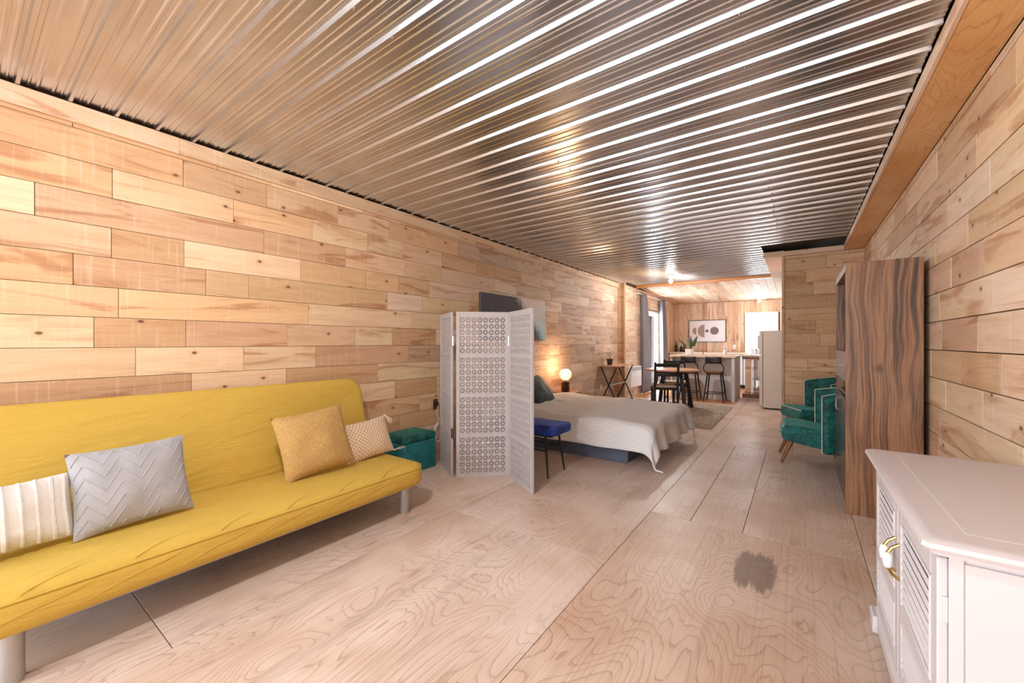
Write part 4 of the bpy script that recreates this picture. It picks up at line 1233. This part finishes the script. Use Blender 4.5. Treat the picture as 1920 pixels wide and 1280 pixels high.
dr = thing('dish_rack', 'wire dish rack with glasses under the bright kitchen window', 'dish rack', (-0.76, 10.55, 0.9385))
fr = MB()
for z in (0.012, 0.10): fr.tube([(p[0], p[1], z) for p in rrect(0.36, 0.26, 0.03, 3)], 0.004, 5, True)
for k in range(10): fr.cyl((-0.16 + k * 0.0355, -0.13, 0.012), (-0.16 + k * 0.0355, -0.13, 0.10), 0.002, n=5).cyl((-0.16 + k * 0.0355, 0.13, 0.012), (-0.16 + k * 0.0355, 0.13, 0.10), 0.002, n=5).cyl((-0.16 + k * 0.0355, -0.13, 0.014), (-0.16 + k * 0.0355, 0.13, 0.014), 0.002, n=5)
part('frame', fr, M['chrome'], dr)
for k, (gx, gy) in enumerate(((-0.11, 0.02), (-0.03, -0.04), (0.05, 0.03), (0.12, -0.03))):
    tag(part('drinking_glass', MB().lathe([(0.036, 0.0), (0.033, 0.11), (0.03, 0.115), (0.027, 0.11), (0.03, 0.005)], 16), M['ceramic'], None, True, (-0.76 + gx, 10.55 + gy, 0.9555)), 'upturned glass standing in the dish rack', 'glass', 'glasses in the dish rack')

# fridge
fg = thing('fridge', 'pale grey fridge standing past the plank partition', 'fridge', (-0.26, 8.90, 0))
part('body', MB().cbox(-0.27, 0.33, -0.30, 0.30, 0.025, 1.425, 0.008), M['fridge'], fg)
for z0, z1 in ((0.05, 0.98), (0.99, 1.42)):
    dd = part('door', MB().cbox(-0.33, -0.276, -0.298, 0.298, z0, z1, 0.01), M['fridge'], fg)
    part('handle', MB().cbox(-0.36, -0.331, -0.27, -0.245, z0 + 0.1 if z0 > 0.5 else z1 - 0.4, z0 + 0.35 if z0 > 0.5 else z1 - 0.1, 0.004), M['silver'], dd)
for sx in (-0.22, 0.28):
    for sy in (-0.25, 0.25): part('foot', MB().cyl((sx, sy, 0), (sx, sy, 0.0245), 0.02, n=10), M['black'], fg)

# art print, switch plates
pr_ = thing('framed_print', 'framed white print of half discs and circles on the kitchen wall', 'picture', (-2.165, YB - 0.02, 1.542))
part('frame', MB().box(-0.49, 0.49, -0.016, 0.016, 0.305, 0.32).box(-0.49, 0.49, -0.016, 0.016, -0.32, -0.305).box(-0.49, -0.475, -0.016, 0.016, -0.305, 0.305).box(0.475, 0.49, -0.016, 0.016, -0.305, 0.305), M['black_wood'], pr_)
sheet_ = part('sheet', MB().box(-0.475, 0.475, -0.006, 0.008, -0.305, 0.305), M['paper'], pr_)
def disc(cx, r, a0, a1, mat):
    pts = [(cx + r * math.cos(a0 + (a1 - a0) * k / 28), r * math.sin(a0 + (a1 - a0) * k / 28)) for k in range(29 if a1 - a0 < 6 else 28)]
    part('printed_shape', MB().prism([(x_, z_ + 0.005) for x_, z_ in pts], -0.008, -0.0062), M[mat], sheet_)
disc(-0.285, 0.105, PI / 2, 3 * PI / 2, 'mauve'); disc(-0.065, 0.185, PI / 2, 3 * PI / 2, 'mauve'); disc(0.0, 0.045, 0, 2 * PI, 'slate'); disc(0.195, 0.112, 0, 2 * PI, 'slate')
for xx, lb in ((-2.90, 'white switch plate on the kitchen boards near the bottles'), (-1.47, 'white switch plate on the kitchen boards beside the window')):
    o = thing('switch_plate', lb, 'switch', (xx, YB - 0.003, 1.09))
    part('plate', MB().cbox(-0.036, 0.036, -0.007, 0, -0.058, 0.058, 0.003), M['ceramic'], o)
    part('toggle', MB().cbox(-0.008, 0.008, -0.016, -0.0075, -0.014, 0.014, 0.002), M['white_paint'], o)

# ceiling bulbs
def bulb(label, loc, e):
    b = thing('ceiling_bulb', label, 'light', loc, 0, 'bare ceiling bulbs')
    part('base', MB().lathe([(0.055, 0.0), (0.055, -0.012), (0.03, -0.03), (0.022, -0.055)], 18), M['ceramic'], b, True)
    part('bulb', MB().lathe([(0.014, -0.056), (0.018, -0.07), (0.034, -0.095), (0.038, -0.115), (0.03, -0.138), (0.008, -0.15)], 18), M['bulb_on'], b, True)
    d = bpy.data.lights.new('bulb_light', 'POINT'); d.energy = e; d.color = (1.0, 0.96, 0.92); d.shadow_soft_size = 0.05
    o = bpy.data.objects.new('bulb_light', d); COL.objects.link(o); o.location = (loc[0], loc[1], loc[2] - 0.21)
    return b
bulb('bare lit bulb on the metal ceiling above the dining table', (-2.03, 8.15, ZC - 0.02), 28)
bulb('added, out-of-view lit bulb on the metal ceiling between the futon and the white cabinet', (-1.35, 0.40, ZC - 0.02), 36)  # extra bulb out of view, added to brighten the near floor and walls
bulb('bare lit bulb on the sloped board ceiling of the kitchen', (-0.83, 12.1, ceil_z(12.1) + 0.003), 3)

# ------------------------------------------------------------------ armchairs
def armchair(label, loc, rz):
    c = thing('armchair', label, 'armchair', loc, rz, 'teal velvet armchairs by the partition')
    # local +x is the way the chair faces
    prof_ = [(0.27, 0.235), (0.285, 0.27), (0.28, 0.355), (0.26, 0.385), (0.10, 0.378), (-0.20, 0.34), (-0.22, 0.16), (-0.10, 0.165)]
    st = part('seat', MB().prism(prof_, -0.26, 0.26), M['teal_velvet'], c)
    bv = st.modifiers.new('soft', 'BEVEL'); bv.width = 0.022; bv.segments = 3
    part('piping', MB().tube([(0.272, -0.262, 0.372), (0.272, 0.262, 0.372)], 0.005, 6).tube([(0.26, -0.262, 0.378), (0.10, -0.262, 0.372), (-0.16, -0.262, 0.335)], 0.005, 6), M['tassel'], st, True)
    # wrapped back: a curved slab as wide as the seat whose ends come forward
    def bk(u, v):
        th = (u - 0.5) * 2 * math.radians(82)
        c_ = (math.cos(th) - math.cos(math.radians(82))) / (1 - math.cos(math.radians(82)))
        z = 0.15 + 0.55 * v + 0.07 * v * c_
        x = -0.035 - 0.235 * c_ - 0.10 * v * c_
        y = 0.312 * math.sin(th) / math.sin(math.radians(82))
        return (x, y, z)
    b = part('backrest', MB().sheet(bk, 24, 10), M['teal_velvet'], c, True)
    m = b.modifiers.new('thick', 'SOLIDIFY'); m.thickness = 0.07; m.offset = 0
    m2 = b.modifiers.new('soft', 'BEVEL'); m2.width = 0.03; m2.segments = 3; m2.limit_method = 'ANGLE'
    edge = [bk(0, k / 10) for k in range(11)] + [bk(k / 24, 1) for k in range(1, 25)] + [bk(1, 1 - k / 10) for k in range(1, 11)]
    part('piping', MB().tube([(p[0] + 0.006, p[1] * 1.0, p[2] + 0.002) for p in edge], 0.0042, 6), M['tassel'], b, True)
    for sx, sy in ((0.2, -0.21), (0.2, 0.21), (-0.17, -0.2), (-0.17, 0.2)):
        top = (sx, sy, 0.235 if sx > 0 else 0.175)
        foot = (sx + (0.09 if sx > 0 else -0.03), sy * 1.08, 0.0)
        part('leg', MB().cyl(foot, top, 0.012, 0.023, 12), M['leg_wood'], c, True)
    return c
armchair('teal velvet cocktail armchair beside the walnut bookcase', (0.13, 5.12, 0), PI + 0.06)
armchair('dark teal velvet cocktail armchair against the plank partition', (0.16, 6.42, 0), PI + 0.42)

# ------------------------------------------------------------------ walnut bookcase
bk_ = thing('bookcase', 'tall walnut bookcase with open shelf and dark doors against the right wall', 'bookcase', (0.466, 4.14, 0))
W2, D2, H2 = 0.45, 0.197, 1.772
for s in (-1, 1): part('side_panel', MB().cbox(-D2, D2, min(s * W2, s * (W2 - 0.022)), max(s * W2, s * (W2 - 0.022)), 0.0, H2, 0.0015), M['walnut'], bk_)
part('back_panel', MB().box(D2 - 0.012, D2 - 0.002, -W2 + 0.0225, W2 - 0.0225, 0.03, H2 - 0.03), M['walnut'], bk_)
part('top_panel', MB().cbox(-D2, D2 - 0.0125, -W2 + 0.0225, W2 - 0.0225, H2 - 0.055, H2 - 0.001, 0.0015), M['walnut'], bk_)
for z in (0.05, 0.80, 0.925, 1.125): part('shelf', MB().cbox(-D2 + 0.022, D2 - 0.0125, -W2 + 0.0225, W2 - 0.0225, z, z + 0.02, 0.0015), M['walnut'], bk_)
fl = part('flap_door', MB().cbox(-D2, -D2 + 0.018, -W2 + 0.024, W2 - 0.024, 0.93, 1.145, 0.002), M['grey_flap'], bk_)
part('knob', MB().lathe([(0.006, 0), (0.006, 0.012), (0.013, 0.018), (0.010, 0.027)], 12).xf(Matrix.Translation((-D2 - 0.0005, 0.0, 1.03)) @ Matrix.Rotation(-PI / 2, 4, 'Y')), M['chrome'], fl, True)
for a, b in ((-W2 + 0.024, -0.002), (0.002, W2 - 0.024)):
    dd = part('door', MB().cbox(-D2, -D2 + 0.018, a, b, 0.062, 0.795, 0.002), M['dark_door'], bk_)
    hy = b - 0.05 if a < -0.1 else a + 0.05
    part('handle', MB().tube([(-D2 - 0.0005, hy, 0.68), (-D2 - 0.026, hy, 0.685), (-D2 - 0.026, hy, 0.765), (-D2 - 0.0005, hy, 0.77)], 0.005, 8), M['chrome'], dd, True)
part('plinth', MB().box(-D2 + 0.03, -D2 + 0.045, -W2 + 0.0225, W2 - 0.0225, 0.0, 0.049), M['dark_door'], bk_)

# ------------------------------------------------------------------ white cabinet with louvred doors
cb = thing('white_cabinet', 'white painted cabinet with louvred doors and brass and ceramic handles', 'cabinet', (0.475, 1.832, 0))
WP = M['white_paint']
part('body', MB().box(-0.185, 0.205, -0.470, 0.470, 0.09, 0.712), WP, cb)
part('side_panel', MB().cbox(-0.165, 0.19, -0.476, -0.4705, 0.12, 0.70, 0.002), WP, cb)
part('corner_post', MB().cbox(-0.19, -0.165, -0.478, -0.4705, 0.09, 0.712, 0.002), WP, cb)
top_prof = [(0.0, 0.0), (0.012, 0.0), (0.012, 0.006), (0.024, 0.010), (0.030, 0.020), (0.028, 0.030), (0.018, 0.036), (0.0, 0.038)]
def moulding(x0, x1, y0, y1, z0, prof, chamf=0.0):
    """a slab whose four edges carry a moulded profile (outset, height)"""
    mb = MB(); rings = []
    for (o_, h_) in prof:
        rings.append([(x0 - o_, y0 - o_ + chamf, z0 + h_), (x0 - o_ + chamf, y0 - o_, z0 + h_), (x1, y0 - o_, z0 + h_), (x1, y1 + o_, z0 + h_), (x0 - o_ + chamf, y1 + o_, z0 + h_), (x0 - o_, y1 + o_ - chamf, z0 + h_)])
    n = 6; vs = [p for r in rings for p in r]; fs = []
    for i in range(len(rings) - 1):
        for k in range(n): fs.append((i * n + k, i * n + (k + 1) % n, (i + 1) * n + (k + 1) % n, (i + 1) * n + k))
    fs.append(tuple(range(n))); fs.append(tuple(range((len(rings) - 1) * n, len(rings) * n)))
    return mb.add(vs, fs)
tp = part('top', moulding(-0.210, 0.212, -0.478, 0.478, 0.713, top_prof, 0.012), WP, cb, 35)
part('inlay_line', MB().box(-0.150, 0.205, -0.418, -0.416, 0.7511, 0.7515).box(-0.150, -0.148, -0.416, 0.418, 0.7511, 0.7515), M['paper'], tp)
part('base_moulding', moulding(-0.19, 0.205, -0.474, 0.474, 0.0, [(0.0, 0.025), (0.022, 0.025), (0.022, 0.065), (0.014, 0.075), (0.012, 0.085), (0.0, 0.088)], 0.004), WP, cb, 30)
for sy in (-0.45, 0.45): part('foot', MB().cbox(-0.225, -0.15, sy - 0.045, sy + 0.045, 0.0, 0.07, 0.004), WP, cb)
for y0_, y1_, hs in ((-0.462, -0.003, 1), (0.003, 0.462, -1)):
    xf_ = -0.187
    d_ = part('door', MB().cbox(xf_ - 0.020, xf_, y0_, y0_ + 0.055, 0.10, 0.70, 0.003).cbox(xf_ - 0.020, xf_, y1_ - 0.055, y1_, 0.10, 0.70, 0.003)
              .cbox(xf_ - 0.020, xf_, y0_ + 0.055, y1_ - 0.055, 0.63, 0.70, 0.003).cbox(xf_ - 0.020, xf_, y0_ + 0.055, y1_ - 0.055, 0.10, 0.16, 0.003).cbox(xf_ - 0.020, xf_, y0_ + 0.055, y1_ - 0.055, 0.315, 0.365, 0.003), WP, cb)
    part('door_panel', MB().box(xf_ - 0.006, xf_ - 0.001, y0_ + 0.055, y1_ - 0.055, 0.16, 0.63), WP, d_)
    for zlo, zhi in ((0.165, 0.312), (0.368, 0.625)):
        z = zlo + 0.012
        while z < zhi - 0.008:
            part('louvre', MB().bar((xf_ - 0.0125, y0_ + 0.062, z), (xf_ - 0.0125, y1_ - 0.062, z), 0.009, 0.026, (-0.5, 0, 0.87)), WP, d_)
            z += 0.029
        part('bead', MB().tube([(xf_ - 0.019, y0_ + 0.057, zlo), (xf_ - 0.019, y1_ - 0.057, zlo), (xf_ - 0.019, y1_ - 0.057, zhi), (xf_ - 0.019, y0_ + 0.057, zhi)], 0.0045, 6, True), WP, d_)
    hy = y1_ - 0.028 if hs > 0 else y0_ + 0.028
    h_ = part('handle', MB().tube([(xf_ - 0.021, hy, 0.55), (xf_ - 0.040, hy, 0.535), (xf_ - 0.050, hy, 0.515)], 0.005, 8).tube([(xf_ - 0.050, hy, 0.470), (xf_ - 0.040, hy, 0.450), (xf_ - 0.021, hy, 0.435)], 0.005, 8)
              .lathe([(0.010, 0), (0.010, 0.004)], 10, (0, 0, 0)), M['brass'], d_, True)
    part('grip', MB().lathe([(0.007, 0.468), (0.012, 0.474), (0.0135, 0.493), (0.012, 0.511), (0.007, 0.517)], 14, (xf_ - 0.050, hy, 0)), M['ceramic'], h_, True)
    hy2 = y0_ - 0.003 if hs > 0 else y1_ + 0.003
    for z in (0.19, 0.55): part('hinge', MB().cbox(xf_ - 0.012, xf_ - 0.002, hy2 - 0.004, hy2 + 0.004, z, z + 0.06, 0.001), WP, d_)
